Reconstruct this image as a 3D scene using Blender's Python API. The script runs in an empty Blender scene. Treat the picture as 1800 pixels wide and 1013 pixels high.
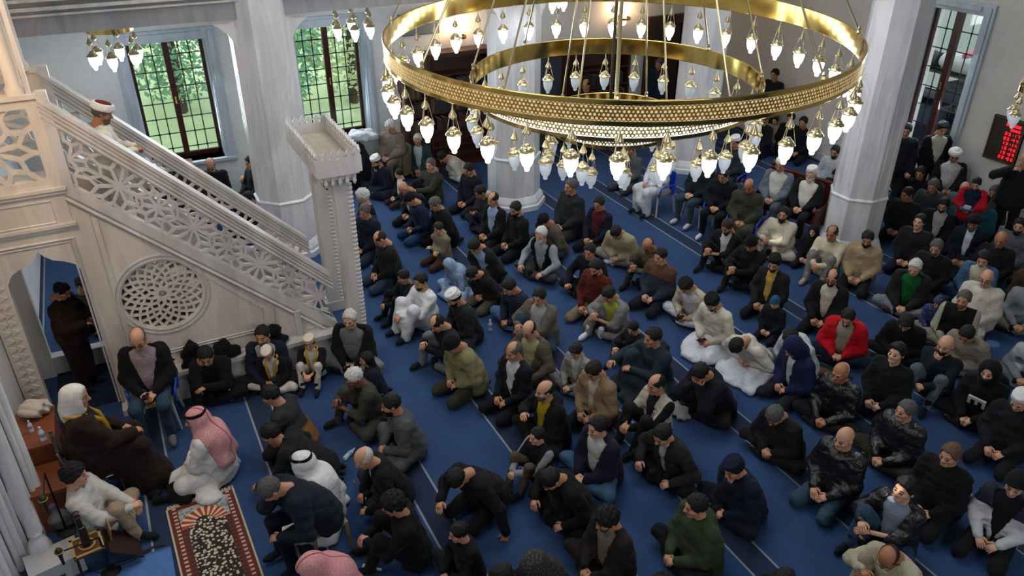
import bpy, bmesh, math, random
import numpy as np
from mathutils import Vector, Matrix, Quaternion
random.seed(7)
RNG = np.random.default_rng(7)
scene = bpy.context.scene
COL = scene.collection

# ------------------------------------------------------------------ camera
IMG_W, IMG_H = 1800.0, 1013.0
FOCAL = 1380.0                      # focal length in pixels of the 1800 px frame
PITCH, YAW, CAM_H = math.radians(29.63), math.radians(27.03), 6.5
cam_data = bpy.data.cameras.new('camera')
cam_data.sensor_fit = 'HORIZONTAL'
cam_data.sensor_width = 36.0
cam_data.lens = 36.0 * FOCAL / IMG_W
cam_data.clip_end = 300
camera = bpy.data.objects.new('camera', cam_data)
COL.objects.link(camera)
camera.location = (0, 0, CAM_H)
camera.rotation_euler = (math.pi / 2 - PITCH, 0, -YAW)
scene.camera = camera

# ------------------------------------------------------------------ world, lights, exposure
vs = scene.view_settings
vs.view_transform = 'Standard'
vs.look = 'None'
vs.exposure = 0.25
vs.gamma = 1.0
vs.use_curve_mapping = False
world = bpy.data.worlds.new('sky')
scene.world = world
world.use_nodes = True
wn = world.node_tree.nodes
bg = wn['Background']
bg.inputs[0].default_value = (0.80, 0.90, 1.0, 1)
bg.inputs[1].default_value = 2.6

def area_light(name, loc, target, size, power, col, size_y=None):
    d = bpy.data.lights.new(name, 'AREA')
    d.energy = power
    d.color = col
    d.size = size
    if size_y:
        d.shape = 'RECTANGLE'
        d.size_y = size_y
    o = bpy.data.objects.new(name, d)
    COL.objects.link(o)
    o.location = loc
    o.rotation_euler = (Vector(target) - Vector(loc)).to_track_quat('-Z', 'Y').to_euler()
    return o
# daylight falling in through the dome windows high above the hall
area_light('dome_daylight', (6.4, 11.0, 10.6), (6.6, 10.8, 0), 7.0, 620, (0.94, 0.97, 1.0))
# daylight through the tall windows of the qibla side
area_light('qibla_window_daylight', (-1.4, 6.0, 9.0), (7.0, 9.5, 0.5), 3.0, 150, (0.95, 0.97, 1.0))
area_light('camera_side_fill', (4.0, -4.8, 7.2), (3.0, 12.0, 3.4), 6.0, 270, (0.97, 0.97, 1.0), 2.5)  # unseen fill, added to lift the minbar and walls facing the camera
area_light('window_daylight', (2.4, 16.15, 2.5), (2.4, 9.0, 1.0), 4.5, 150, (0.85, 0.95, 1.0), 2.2)
area_light('rear_window_daylight', (14.3, 9.8, 2.8), (8.0, 8.6, 0.8), 1.2, 55, (0.85, 0.95, 1.0), 2.0)

# sun over the garden; it comes from behind the building, so none of it reaches the hall directly
sd = bpy.data.lights.new('sun', 'SUN')
sd.energy = 9.0
sd.color = (1.0, .95, .84)
sd.angle = .009
so = bpy.data.objects.new('sun', sd)
COL.objects.link(so)
so.rotation_euler = Vector((.25, 1.0, -1.0)).to_track_quat('-Z', 'Y').to_euler()
# shafts of sun from small dome windows, all falling the same way
def sunbeam(target, width, power):
    d = bpy.data.lights.new('sunbeam', 'SPOT')
    d.energy = power
    d.color = (1.0, .93, .80)
    d.spot_size = width
    d.spot_blend = .25
    d.shadow_soft_size = .01
    o = bpy.data.objects.new('sunbeam', d)
    COL.objects.link(o)
    t = Vector(target)
    o.location = t + Vector((-4.6, .6, 8.2))
    o.rotation_euler = (t - o.location).to_track_quat('-Z', 'Y').to_euler()

# pixel of the 1800 x 1013 photograph -> point of the place (used once, to survey where things stand)
_F = np.array([math.sin(YAW) * math.cos(PITCH), math.cos(YAW) * math.cos(PITCH), -math.sin(PITCH)])
_R = np.array([math.cos(YAW), -math.sin(YAW), 0.0])
_U = np.cross(_R, _F)
def _ray(x, y):
    return _F * FOCAL + _R * (x - 900.0) - _U * (y - 506.5)
def at_z(x, y, z=0.0):
    d = _ray(x, y)
    return np.array([0, 0, CAM_H]) + d * ((z - CAM_H) / d[2])
def at_y(x, y, Y):
    d = _ray(x, y)
    return np.array([0, 0, CAM_H]) + d * (Y / d[1])
def at_x(x, y, X):
    d = _ray(x, y)
    return np.array([0, 0, CAM_H]) + d * (X / d[0])

sunbeam(at_z(1580, 862, .74), math.radians(1.7), 5200)
sunbeam(at_z(1362, 418, .45), math.radians(1.5), 2600)
sunbeam(at_z(1736, 560, .50), math.radians(1.2), 2600)
sunbeam(at_z(1790, 592, .80), math.radians(1.2), 2400)
# ------------------------------------------------------------------ materials
_mats = {}
def lin(h):
    h = h.lstrip('#')
    c = [int(h[i:i + 2], 16) / 255 for i in (0, 2, 4)]
    return tuple(v / 12.92 if v <= .04045 else ((v + .055) / 1.055) ** 2.4 for v in c) + (1,)
class NT:
    def __init__(s, name):
        s.m = bpy.data.materials.new(name)
        s.m.use_nodes = True
        s.t = s.m.node_tree
        s.b = s.t.nodes['Principled BSDF']
    def n(s, typ, **kw):
        o = s.t.nodes.new(typ)
        for k, v in kw.items():
            if k.startswith('i_'):
                key = k[2:]
                key = int(key) if key.isdigit() else key.replace('_', ' ')
                o.inputs[key].default_value = v
            else:
                setattr(o, k, v)
        return o
    def l(s, a, ao, b, bi):
        s.t.links.new(a.outputs[ao], b.inputs[bi])
    def set(s, **kw):
        for k, v in kw.items():
            s.b.inputs[k.replace('_', ' ')].default_value = v
def cached(f):
    def g(*a, **k):
        key = (f.__name__,) + a + tuple(sorted(k.items()))
        if key not in _mats:
            _mats[key] = f(*a, **k)
        return _mats[key]
    return g
def _vary(t, hexa, scale, amount, bump, bscale=None, detail=3.0):
    c = lin(hexa)
    tc = t.n('ShaderNodeTexCoord')
    nz = t.n('ShaderNodeTexNoise', i_Scale=scale, i_Detail=detail)
    t.l(tc, 'Object', nz, 'Vector')
    mx = t.n('ShaderNodeMix', data_type='RGBA')
    mx.inputs[6].default_value = tuple(v * (1 - amount) for v in c[:3]) + (1,)
    mx.inputs[7].default_value = tuple(min(1, v * (1 + amount)) for v in c[:3]) + (1,)
    t.l(nz, 'Fac', mx, 0)
    t.l(mx, 2, t.b, 'Base Color')
    if bump:
        nb = t.n('ShaderNodeTexNoise', i_Scale=bscale or scale * 3, i_Detail=2.0)
        t.l(tc, 'Object', nb, 'Vector')
        bp = t.n('ShaderNodeBump', i_Strength=bump, i_Distance=0.02)
        t.l(nb, 'Fac', bp, 'Height')
        t.l(bp, 'Normal', t.b, 'Normal')
    return tc, mx
@cached
def fabric(hexa):
    t = NT('fabric ' + hexa)
    tc, mx = _vary(t, hexa, 14, .22, 0)
    wr = t.n('ShaderNodeTexNoise', i_Scale=8.0, i_Detail=3.0, i_Roughness=.5, i_Distortion=1.2)
    t.l(tc, 'Object', wr, 'Vector')
    bp = t.n('ShaderNodeBump', i_Strength=.42, i_Distance=.045)
    t.l(wr, 'Fac', bp, 'Height')
    t.l(bp, 'Normal', t.b, 'Normal')
    t.set(Roughness=.85)
    t.b.inputs['Sheen Weight'].default_value = .03
    t.b.inputs['Specular IOR Level'].default_value = .15
    return t.m
@cached
def leather(hexa):
    t = NT('leather ' + hexa)
    tc, mx = _vary(t, hexa, 20, .2, 0)
    wr = t.n('ShaderNodeTexNoise', i_Scale=8.5, i_Detail=3.0, i_Roughness=.5, i_Distortion=1.6)
    t.l(tc, 'Object', wr, 'Vector')
    bp = t.n('ShaderNodeBump', i_Strength=.55, i_Distance=.05)
    t.l(wr, 'Fac', bp, 'Height')
    t.l(bp, 'Normal', t.b, 'Normal')
    t.set(Roughness=.34)
    return t.m
@cached
def skin(hexa):
    t = NT('skin ' + hexa)
    _vary(t, hexa, 30, .10, .0)
    t.set(Roughness=.55)
    t.b.inputs['Subsurface Weight'].default_value = 0.0
    return t.m
@cached
def hair_mat(hexa):
    t = NT('hair ' + hexa)
    tc, mx = _vary(t, hexa, 60, .35, .0)
    wv = t.n('ShaderNodeTexNoise', i_Scale=160.0, i_Detail=2.0)
    t.l(tc, 'Object', wv, 'Vector')
    bp = t.n('ShaderNodeBump', i_Strength=.7, i_Distance=.012)
    t.l(wv, 'Fac', bp, 'Height')
    t.l(bp, 'Normal', t.b, 'Normal')
    t.set(Roughness=.6)
    t.b.inputs['Specular IOR Level'].default_value = .3
    return t.m
@cached
def plain(hexa, rough=.5, metal=0.0, bump=0.0):
    t = NT('paint ' + hexa)
    _vary(t, hexa, 9, .10, bump, 40)
    t.set(Roughness=rough, Metallic=metal)
    return t.m
@cached
def glow(hexa, strength):
    t = NT('glow ' + hexa)
    t.set(Base_Color=lin(hexa), Emission_Color=lin(hexa), Emission_Strength=strength, Roughness=.4)
    return t.m
@cached
def marble(hexa, vein, rough=.35, scale=1.0):
    t = NT('marble ' + hexa)
    tc = t.n('ShaderNodeTexCoord')
    mp = t.n('ShaderNodeMapping')
    mp.inputs['Scale'].default_value = (1.6 * scale, 1.6 * scale, .35 * scale)
    t.l(tc, 'Object', mp, 'Vector')
    nz = t.n('ShaderNodeTexNoise', i_Scale=2.2, i_Detail=7.0, i_Roughness=.62, i_Distortion=1.1)
    t.l(mp, 'Vector', nz, 'Vector')
    rp = t.n('ShaderNodeValToRGB')
    rp.color_ramp.elements[0].position = .36
    rp.color_ramp.elements[0].color = lin(vein)
    rp.color_ramp.elements[1].position = .58
    rp.color_ramp.elements[1].color = lin(hexa)
    t.l(nz, 'Fac', rp, 'Fac')
    t.l(rp, 'Color', t.b, 'Base Color')
    t.set(Roughness=rough)
    return t.m
@cached
def brass(rough=.16, hexa='#c9a552'):
    t = NT('polished brass')
    _vary(t, hexa, 6, .10, .0)
    t.set(Metallic=1.0, Roughness=rough)
    return t.m
@cached
def wood(hexa, rough=.35):
    t = NT('wood ' + hexa)
    c = lin(hexa)
    tc = t.n('ShaderNodeTexCoord')
    mp = t.n('ShaderNodeMapping')
    mp.inputs['Scale'].default_value = (9, 9, 1.2)
    t.l(tc, 'Object', mp, 'Vector')
    nz = t.n('ShaderNodeTexNoise', i_Scale=3.0, i_Detail=5.0, i_Distortion=.6)
    t.l(mp, 'Vector', nz, 'Vector')
    mx = t.n('ShaderNodeMix', data_type='RGBA')
    mx.inputs[6].default_value = tuple(v * .6 for v in c[:3]) + (1,)
    mx.inputs[7].default_value = tuple(min(1, v * 1.35) for v in c[:3]) + (1,)
    t.l(nz, 'Fac', mx, 0)
    t.l(mx, 2, t.b, 'Base Color')
    t.set(Roughness=rough)
    return t.m
@cached
def clear_glass():
    t = NT('clear glass')
    g = t.n('ShaderNodeBsdfGlass', i_Roughness=0.0, i_IOR=1.05)
    tr = t.n('ShaderNodeBsdfTransparent')
    gl = t.n('ShaderNodeBsdfGlossy', i_Roughness=.03)
    mx = t.n('ShaderNodeMixShader', i_0=.06)
    t.l(tr, 0, mx, 1)
    t.l(gl, 0, mx, 2)
    t.l(mx, 0, t.t.nodes['Material Output'], 'Surface')
    t.t.nodes.remove(g)
    return t.m
@cached
def bottle_plastic():
    t = NT('clear plastic')
    t.set(Base_Color=(.86, .92, .96, 1), Roughness=.15)
    t.b.inputs['Alpha'].default_value = .45
    return t.m
@cached
def keffiyeh_mat(hexa):
    t = NT('checked headcloth ' + hexa)
    tc = t.n('ShaderNodeTexCoord')
    vo = t.n('ShaderNodeTexVoronoi', i_Scale=110.0)
    t.l(tc, 'Object', vo, 'Vector')
    ck = t.n('ShaderNodeMix', data_type='RGBA')
    ck.inputs[6].default_value = lin(hexa)
    ck.inputs[7].default_value = lin('#c4a3a1')
    t.l(vo, 'Distance', ck, 0)
    # two dark red border lines
    sep = t.n('ShaderNodeSeparateXYZ')
    t.l(tc, 'Object', sep, 0)
    wv = t.n('ShaderNodeMath', operation='PINGPONG', i_1=.16)
    t.l(sep, 'Y', wv, 0)
    lt = t.n('ShaderNodeMath', operation='LESS_THAN', i_1=.007)
    t.l(wv, 0, lt, 0)
    mx = t.n('ShaderNodeMix', data_type='RGBA')
    mx.inputs[7].default_value = lin('#7c2a33')
    t.l(lt, 0, mx, 0)
    t.l(ck, 2, mx, 6)
    t.l(mx, 2, t.b, 'Base Color')
    t.set(Roughness=.9)
    return t.m
@cached
def two_tone(body, sleeve):
    t = NT('vest ' + body)
    tc = t.n('ShaderNodeTexCoord')
    sep = t.n('ShaderNodeSeparateXYZ')
    t.l(tc, 'Object', sep, 0)
    ab = t.n('ShaderNodeMath', operation='ABSOLUTE')
    t.l(sep, 'Y', ab, 0)
    g1 = t.n('ShaderNodeMath', operation='GREATER_THAN', i_1=.192)
    t.l(ab, 0, g1, 0)
    g2 = t.n('ShaderNodeMath', operation='GREATER_THAN', i_1=.27)
    t.l(sep, 'X', g2, 0)
    mxm = t.n('ShaderNodeMath', operation='MAXIMUM')
    t.l(g1, 0, mxm, 0)
    t.l(g2, 0, mxm, 1)
    mx = t.n('ShaderNodeMix', data_type='RGBA')
    mx.inputs[6].default_value = lin(body)
    mx.inputs[7].default_value = lin(sleeve)
    t.l(mxm, 0, mx, 0)
    t.l(mx, 2, t.b, 'Base Color')
    t.set(Roughness=.85)
    t.b.inputs['Specular IOR Level'].default_value = .15
    return t.m
@cached
def dotted(base, dot, scale=16.0, size=.30):
    t = NT('dotted cloth ' + base)
    tc = t.n('ShaderNodeTexCoord')
    vo = t.n('ShaderNodeTexVoronoi', i_Scale=scale)
    t.l(tc, 'Object', vo, 'Vector')
    lt = t.n('ShaderNodeMath', operation='LESS_THAN', i_1=size)
    t.l(vo, 'Distance', lt, 0)
    mx = t.n('ShaderNodeMix', data_type='RGBA')
    mx.inputs[6].default_value = lin(base)
    mx.inputs[7].default_value = lin(dot)
    t.l(lt, 0, mx, 0)
    t.l(mx, 2, t.b, 'Base Color')
    t.set(Roughness=.85)
    return t.m
@cached
def banded(base, stripe, axis, period, frac, offset=0.0, rough=.85):
    t = NT('striped cloth ' + base)
    tc = t.n('ShaderNodeTexCoord')
    sep = t.n('ShaderNodeSeparateXYZ')
    t.l(tc, 'Object', sep, 0)
    a = t.n('ShaderNodeMath', operation='ADD', i_1=offset + 100 * period)
    t.l(sep, axis, a, 0)
    md = t.n('ShaderNodeMath', operation='MODULO', i_1=period)
    t.l(a, 0, md, 0)
    lt = t.n('ShaderNodeMath', operation='LESS_THAN', i_1=period * frac)
    t.l(md, 0, lt, 0)
    mx = t.n('ShaderNodeMix', data_type='RGBA')
    mx.inputs[6].default_value = lin(base)
    mx.inputs[7].default_value = lin(stripe)
    t.l(lt, 0, mx, 0)
    t.l(mx, 2, t.b, 'Base Color')
    t.set(Roughness=rough)
    return t.m

# ------------------------------------------------------------------ objects
def link(name, data, parent=None, kind=None):
    o = bpy.data.objects.new(name, data)
    COL.objects.link(o)
    if parent is not None:
        o.parent = parent
    if kind:
        o['kind'] = kind
    return o
def tag(o, label, cat, group=None):
    o['label'] = label
    o['category'] = cat
    if group:
        o['group'] = group
    return o
def thing(name, label, cat, loc=(0, 0, 0), rz=0.0, group=None):
    o = link(name, None)
    o.empty_display_size = .1
    o.location = loc
    o.rotation_euler = (0, 0, rz)
    return tag(o, label, cat, group)
def fast_mesh(name, V, Q, mats, midx=None, smooth=True):
    """V (n,3) float, Q (m,k) int with k = 3 or 4"""
    me = bpy.data.meshes.new(name)
    V = np.ascontiguousarray(V, dtype=np.float32)
    Q = np.ascontiguousarray(Q, dtype=np.int32)
    me.vertices.add(len(V))
    me.vertices.foreach_set('co', V.ravel())
    k = Q.shape[1]
    me.loops.add(Q.size)
    me.loops.foreach_set('vertex_index', Q.ravel())
    me.polygons.add(len(Q))
    me.polygons.foreach_set('loop_start', np.arange(0, Q.size, k, dtype=np.int32))
    me.polygons.foreach_set('loop_total', np.full(len(Q), k, dtype=np.int32))
    if smooth:
        me.polygons.foreach_set('use_smooth', np.ones(len(Q), dtype=bool))
    for m in mats:
        me.materials.append(m)
    if midx is not None:
        me.polygons.foreach_set('material_index', np.ascontiguousarray(midx, dtype=np.int32))
    me.update(calc_edges=True)
    return me
class MB:
    """collects shapes and links them as one mesh object"""
    def __init__(s):
        s.v, s.f, s.m = [], [], []
        s.cur = 0
    def add(s, V, F):
        o = len(s.v)
        s.v += [tuple(map(float, p)) for p in V]
        s.f += [tuple(i + o for i in f) for f in F]
        s.m += [s.cur] * len(F)
        return s
    def box(s, a, b):
        (x0, y0, z0), (x1, y1, z1) = a, b
        return s.add([(x0, y0, z0), (x1, y0, z0), (x1, y1, z0), (x0, y1, z0), (x0, y0, z1), (x1, y0, z1), (x1, y1, z1), (x0, y1, z1)],
                     [(3, 2, 1, 0), (4, 5, 6, 7), (0, 1, 5, 4), (1, 2, 6, 5), (2, 3, 7, 6), (3, 0, 4, 7)])
    def obox(s, c, ax, ay, az):
        c, ax, ay, az = map(np.array, (c, ax, ay, az))
        V = [c + sx * ax + sy * ay + sz * az for sz in (-1, 1) for sx, sy in ((-1, -1), (1, -1), (1, 1), (-1, 1))]
        return s.add(V, [(3, 2, 1, 0), (4, 5, 6, 7), (0, 1, 5, 4), (1, 2, 6, 5), (2, 3, 7, 6), (3, 0, 4, 7)])
    def tube(s, pts, r, n=8, cap=True, sy=1.0):
        pts = [np.array(p, float) for p in pts]
        rr = r if hasattr(r, '__len__') else [r] * len(pts)
        V, up = [], None
        for i, p in enumerate(pts):
            d = pts[min(i + 1, len(pts) - 1)] - pts[max(i - 1, 0)]
            d = d / (np.linalg.norm(d) + 1e-9)
            if up is None:
                up = np.array([0, 0, 1.]) if abs(d[2]) < .9 else np.array([1., 0, 0])
            e1 = np.cross(d, up)
            e1 /= np.linalg.norm(e1) + 1e-9
            e2 = np.cross(e1, d)
            up = e2
            for k in range(n):
                a = 2 * math.pi * k / n
                V.append(p + rr[i] * (math.cos(a) * e1 + sy * math.sin(a) * e2))
        F = []
        for i in range(len(pts) - 1):
            for k in range(n):
                k2 = (k + 1) % n
                F.append((i * n + k, i * n + k2, (i + 1) * n + k2, (i + 1) * n + k))
        if cap:
            F.append(tuple(reversed(range(n))))
            F.append(tuple(range((len(pts) - 1) * n, len(pts) * n)))
        return s.add(V, F)
    def lathe(s, prof, c=(0, 0, 0), n=16, phase=0.0, cap=True):
        V, F = [], []
        for r, z in prof:
            for k in range(n):
                a = 2 * math.pi * k / n + phase
                V.append((c[0] + r * math.cos(a), c[1] + r * math.sin(a), c[2] + z))
        for i in range(len(prof) - 1):
            for k in range(n):
                k2 = (k + 1) % n
                F.append((i * n + k, i * n + k2, (i + 1) * n + k2, (i + 1) * n + k))
        if cap:
            if prof[0][0] > 1e-4:
                F.append(tuple(reversed(range(n))))
            if prof[-1][0] > 1e-4:
                F.append(tuple(range((len(prof) - 1) * n, len(prof) * n)))
        return s.add(V, F)
    def prism(s, poly, to3, d0, d1):
        """extrude a 2D polygon; to3(u, v, d) -> 3D point"""
        n = len(poly)
        V = [to3(u, v, d0) for u, v in poly] + [to3(u, v, d1) for u, v in poly]
        F = [tuple(range(n)), tuple(range(2 * n - 1, n - 1, -1))]
        for i in range(n):
            j = (i + 1) % n
            F.append((i, i + n, j + n, j))
        return s.add(V, F)
    def mesh(s, name, mats, smooth=False):
        me = bpy.data.meshes.new(name)
        me.from_pydata(s.v, [], s.f)
        for m in (mats if isinstance(mats, (list, tuple)) else [mats]):
            me.materials.append(m)
        if max(s.m, default=0) > 0:
            me.polygons.foreach_set('material_index', s.m)
        bm = bmesh.new()
        bm.from_mesh(me)
        bmesh.ops.recalc_face_normals(bm, faces=bm.faces)
        bm.to_mesh(me)
        bm.free()
        if smooth:
            if smooth is True:
                me.polygons.foreach_set('use_smooth', [True] * len(me.polygons))
            else:
                me.polygons.foreach_set('use_smooth', [True] * len(me.polygons))
                me.set_sharp_from_angle(angle=math.radians(smooth))
        me.update()
        return me
    def build(s, name, mats, parent=None, smooth=False, kind=None):
        return link(name, s.mesh(name, mats, smooth), parent, kind)
def shared(name, me, parent, M=None):
    o = link(name, me, parent)
    if M is not None:
        o.matrix_local = M
    return o
# ------------------------------------------------------------------ the room
WALL_FAR, GLASS_FAR = 16.20, 16.50          # side wall with the tall windows
WALL_BACK, GLASS_BACK = 14.40, 14.55        # rear wall
WALL_QIBLA = -1.85
MARBLE = marble('#d0d0d1', '#babbbe')
MARBLE_B = marble('#c4c1bd', '#aca8a4')
SURR = marble('#b4c0c9', '#a3afb8', .4)
PLASTER = plain('#d3d7d5', .8, 0.0, .05)

# carpet: rows of plain blue between thin cream lines, a navy band inside each pair of lines
t = NT('carpet')
tc = t.n('ShaderNodeTexCoord')
sep = t.n('ShaderNodeSeparateXYZ')
t.l(tc, 'Object', sep, 0)
PER = 1.355
def tmath(op, a, b=None):
    m_ = t.n('ShaderNodeMath', operation=op)
    for i, v in enumerate((a, b)):
        if v is None: continue
        if isinstance(v, (int, float)): m_.inputs[i].default_value = v
        else: t.t.links.new(v, m_.inputs[i])
    return m_.outputs[0]
u = tmath('MODULO', tmath('ADD', sep.outputs['X'], .735 + 20 * PER), PER)
line1 = tmath('LESS_THAN', u, .024)
line2 = tmath('MULTIPLY', tmath('GREATER_THAN', u, .290), tmath('LESS_THAN', u, .314))
band = tmath('MULTIPLY', tmath('GREATER_THAN', u, .0), tmath('LESS_THAN', u, .300))
lines = tmath('MAXIMUM', line1, line2)
nz = t.n('ShaderNodeTexNoise', i_Scale=1.3, i_Detail=6.0, i_Roughness=.7)
t.l(tc, 'Object', nz, 'Vector')
nz2 = t.n('ShaderNodeTexNoise', i_Scale=260.0, i_Detail=2.0)
t.l(tc, 'Object', nz2, 'Vector')
blue = t.n('ShaderNodeMix', data_type='RGBA')
blue.inputs[6].default_value = lin('#122b4d')
blue.inputs[7].default_value = lin('#244775')
t.l(nz, 'Fac', blue, 0)
navy = t.n('ShaderNodeMix', data_type='RGBA')
navy.inputs[7].default_value = lin('#0b1932')
t.t.links.new(tmath('MULTIPLY', band, .80), navy.inputs[0])
t.l(blue, 2, navy, 6)
crm = t.n('ShaderNodeMix', data_type='RGBA')
crm.inputs[7].default_value = lin('#7e858d')
t.t.links.new(lines, crm.inputs[0])
t.l(navy, 2, crm, 6)
t.l(crm, 2, t.b, 'Base Color')
bp = t.n('ShaderNodeBump', i_Strength=.4, i_Distance=.01)
t.l(nz2, 'Fac', bp, 'Height')
t.l(bp, 'Normal', t.b, 'Normal')
t.set(Roughness=.95)
CARPET = t.m
m = MB()
m.box((-6, -6, -.12), (14.9, 17, 0))
m.build('floor', CARPET, kind='structure')

def wall_with_holes(m, axis, plane0, plane1, lo, hi, z0, z1, holes):
    """boxes around rectangular openings; axis 'x' = wall runs along x"""
    def bx(a, b, c, d):
        if b - a < 1e-4 or d - c < 1e-4: return
        if axis == 'x': m.box((a, plane0, c), (b, plane1, d))
        else: m.box((plane0, a, c), (plane1, b, d))
    cur = lo
    for a, b, c, d in sorted(holes):
        bx(cur, a, z0, z1)
        bx(a, b, z0, c)
        bx(a, b, d, z1)
        cur = b
    bx(cur, hi, z0, z1)
W1, W2 = (.34, 1.74, .94, 3.29), (3.40, 4.80, .94, 3.29)
_a, _b = at_x(1735, 30, GLASS_BACK), at_x(1649, 15, GLASS_BACK)
W3 = (_a[1] - .06, _b[1] + .06, .90, _a[2] + .05)
m = MB()
wall_with_holes(m, 'x', WALL_FAR, 16.68, -4, 14.9, 0, 11.0, [W1, W2])
m.build('wall_far', PLASTER, kind='structure')
m = MB()
wall_with_holes(m, 'y', WALL_BACK, 14.85, -6, 16.2, 0, 11.0, [W3])
m.build('wall_back', plain('#c4c2bc', .8, 0, .05), kind='structure')
m = MB()
m.box((-3.2, 7.96, 0), (WALL_QIBLA, 16.2, 11.0))
m.box((-3.2, -6, 0), (-2.75, 7.96, 11.0))
m.build('wall_qibla', MARBLE, kind='structure')
m = MB()
m.box((-3.2, -6.4, 0), (14.9, -6.0, 11.0))
m.build('wall_near', PLASTER, kind='structure')
m = MB()
m.box((-3.2, -6.4, 11.0), (14.9, 16.7, 11.3))
m.build('ceiling', plain('#b3b1aa', .8), kind='structure')
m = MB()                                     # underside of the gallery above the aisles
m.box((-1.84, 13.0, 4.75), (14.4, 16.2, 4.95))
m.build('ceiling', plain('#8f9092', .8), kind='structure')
m = MB()
m.box((-1.8, WALL_FAR - .04, 0), (14.36, WALL_FAR, .16))
m.build('baseboard_far', MARBLE, kind='structure')
m = MB()
m.box((WALL_BACK - .04, -5, 0), (WALL_BACK, 16.1, .16))
m.build('baseboard_back', MARBLE, kind='structure')

# octagonal marble columns with a collar at chest height and a flared foot
def column(cx, cy, a=.50):
    o = link('marble_column', None, None, 'structure')
    o.location = (cx, cy, 0)
    o['label'] = 'octagonal grey marble column of the arcade'
    ph = math.pi / 8
    m = MB(); m.lathe([(a * 1.30, 0), (a * 1.30, .10), (a * 1.24, .12), (a * 1.22, .17), (a * 1.12, .26), (a * 1.09, .28)], n=8, phase=ph)
    m.build('foot', MARBLE, o)
    m = MB(); m.lathe([(a * 1.07, .28), (a * 1.07, 1.03)], n=8, phase=ph); m.build('pedestal', MARBLE, o)
    m = MB(); m.lathe([(a * 1.07, 1.03), (a * 1.10, 1.045), (a * 1.10, 1.065), (a * 1.04, 1.09)], n=8, phase=ph); m.build('collar', MARBLE, o)
    m = MB(); m.lathe([(a * 1.03, 1.09), (a * 1.0, 6.3)], n=8, phase=ph); m.build('shaft', MARBLE, o)
    # shallow arched panel on each face of the shaft
    for k_ in range(8):
        th = k_ * math.pi / 4
        f = np.array([math.cos(th), math.sin(th), 0]); s_ = np.array([-math.sin(th), math.cos(th), 0])
        ap = a * math.cos(math.pi / 8) * 1.012
        pts = [f * (ap + .008) + s_ * .095 + (0, 0, 1.25)] + [f * ap + s_ * (.095 * math.cos(q)) + np.array([0, 0, 3.1 + .11 * math.sin(q)]) for q in np.linspace(0, math.pi, 9)] + [f * (ap + .008) - s_ * .095 + (0, 0, 1.25)]
        m = MB(); m.tube(pts, .008, 4); m.build('panel_moulding', MARBLE, o)
    return o
for cx, cy in ((2.30, 13.40), (6.88, 13.40), (11.45, 13.40)):
    column(cx, cy)
column(11.45, 8.80, .465)

# arcade beams with rounded corners, one bay each
def bay(name, P0, P1, zb=4.13, zt=5.6, r=.62, th=.30):
    P0, P1 = np.array(P0, float), np.array(P1, float)
    L = np.linalg.norm(P1 - P0)
    e = (P1 - P0) / L
    nn = np.array([-e[1], e[0]])
    to3 = lambda a_, z_, d_: (P0[0] + e[0] * a_ + nn[0] * d_, P0[1] + e[1] * a_ + nn[1] * d_, z_)
    o = link(name, None, None, 'structure')
    in0, in1 = .40, L - .40
    # body split into two corner spandrels and the beam so that each face stays convex
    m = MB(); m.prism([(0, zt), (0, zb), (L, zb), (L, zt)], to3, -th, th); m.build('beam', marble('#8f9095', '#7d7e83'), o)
    for flip in (0, 1):
        fx = (lambda a_: L - a_) if flip else (lambda a_: a_)
        arc = [(in0 + r * (1 - math.cos(q)), zb - r + r * math.sin(q)) for q in np.linspace(0, math.pi / 2, 8)]
        m = MB()
        m.prism([(fx(.0), zb - r), (fx(in0), zb - r), (fx(in0), zb), (fx(.0), zb)], to3, -th * .82, th * .82)
        for i in range(7):
            m.prism([(fx(arc[i][0]), arc[i][1]), (fx(arc[i + 1][0]), arc[i + 1][1]), (fx(arc[i + 1][0]), zb + .001), (fx(arc[i][0]), zb + .001)], to3, -th * .82, th * .82)
        m.build('spandrel', MARBLE, o)
        m = MB(); m.tube([to3(fx(in0 + .10), zb - .05, -th * .86), to3(fx(in0 + .36), zb - .05, -th * .86), to3(fx(in0 + .10), zb - .36, -th * .86), to3(fx(in0 + .10), zb - .05, -th * .86)], .012, 4); m.build('spandrel_moulding', MARBLE, o)
    for z_, d_, h_ in ((zb + .26, .05, .03), (zb + .34, .08, .05), (zb + .46, .11, .04)):
        m = MB(); m.prism([(0, z_), (L, z_), (L, z_ + h_), (0, z_ + h_)], to3, -th - d_, th + d_); m.build('cornice_moulding', MARBLE_B, o)
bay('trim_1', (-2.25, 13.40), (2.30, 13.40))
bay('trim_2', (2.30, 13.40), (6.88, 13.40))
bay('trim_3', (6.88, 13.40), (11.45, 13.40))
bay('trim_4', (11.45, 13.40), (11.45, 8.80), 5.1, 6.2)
bay('trim_5', (11.45, 8.80), (11.45, 4.2), 5.1, 6.2)

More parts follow.
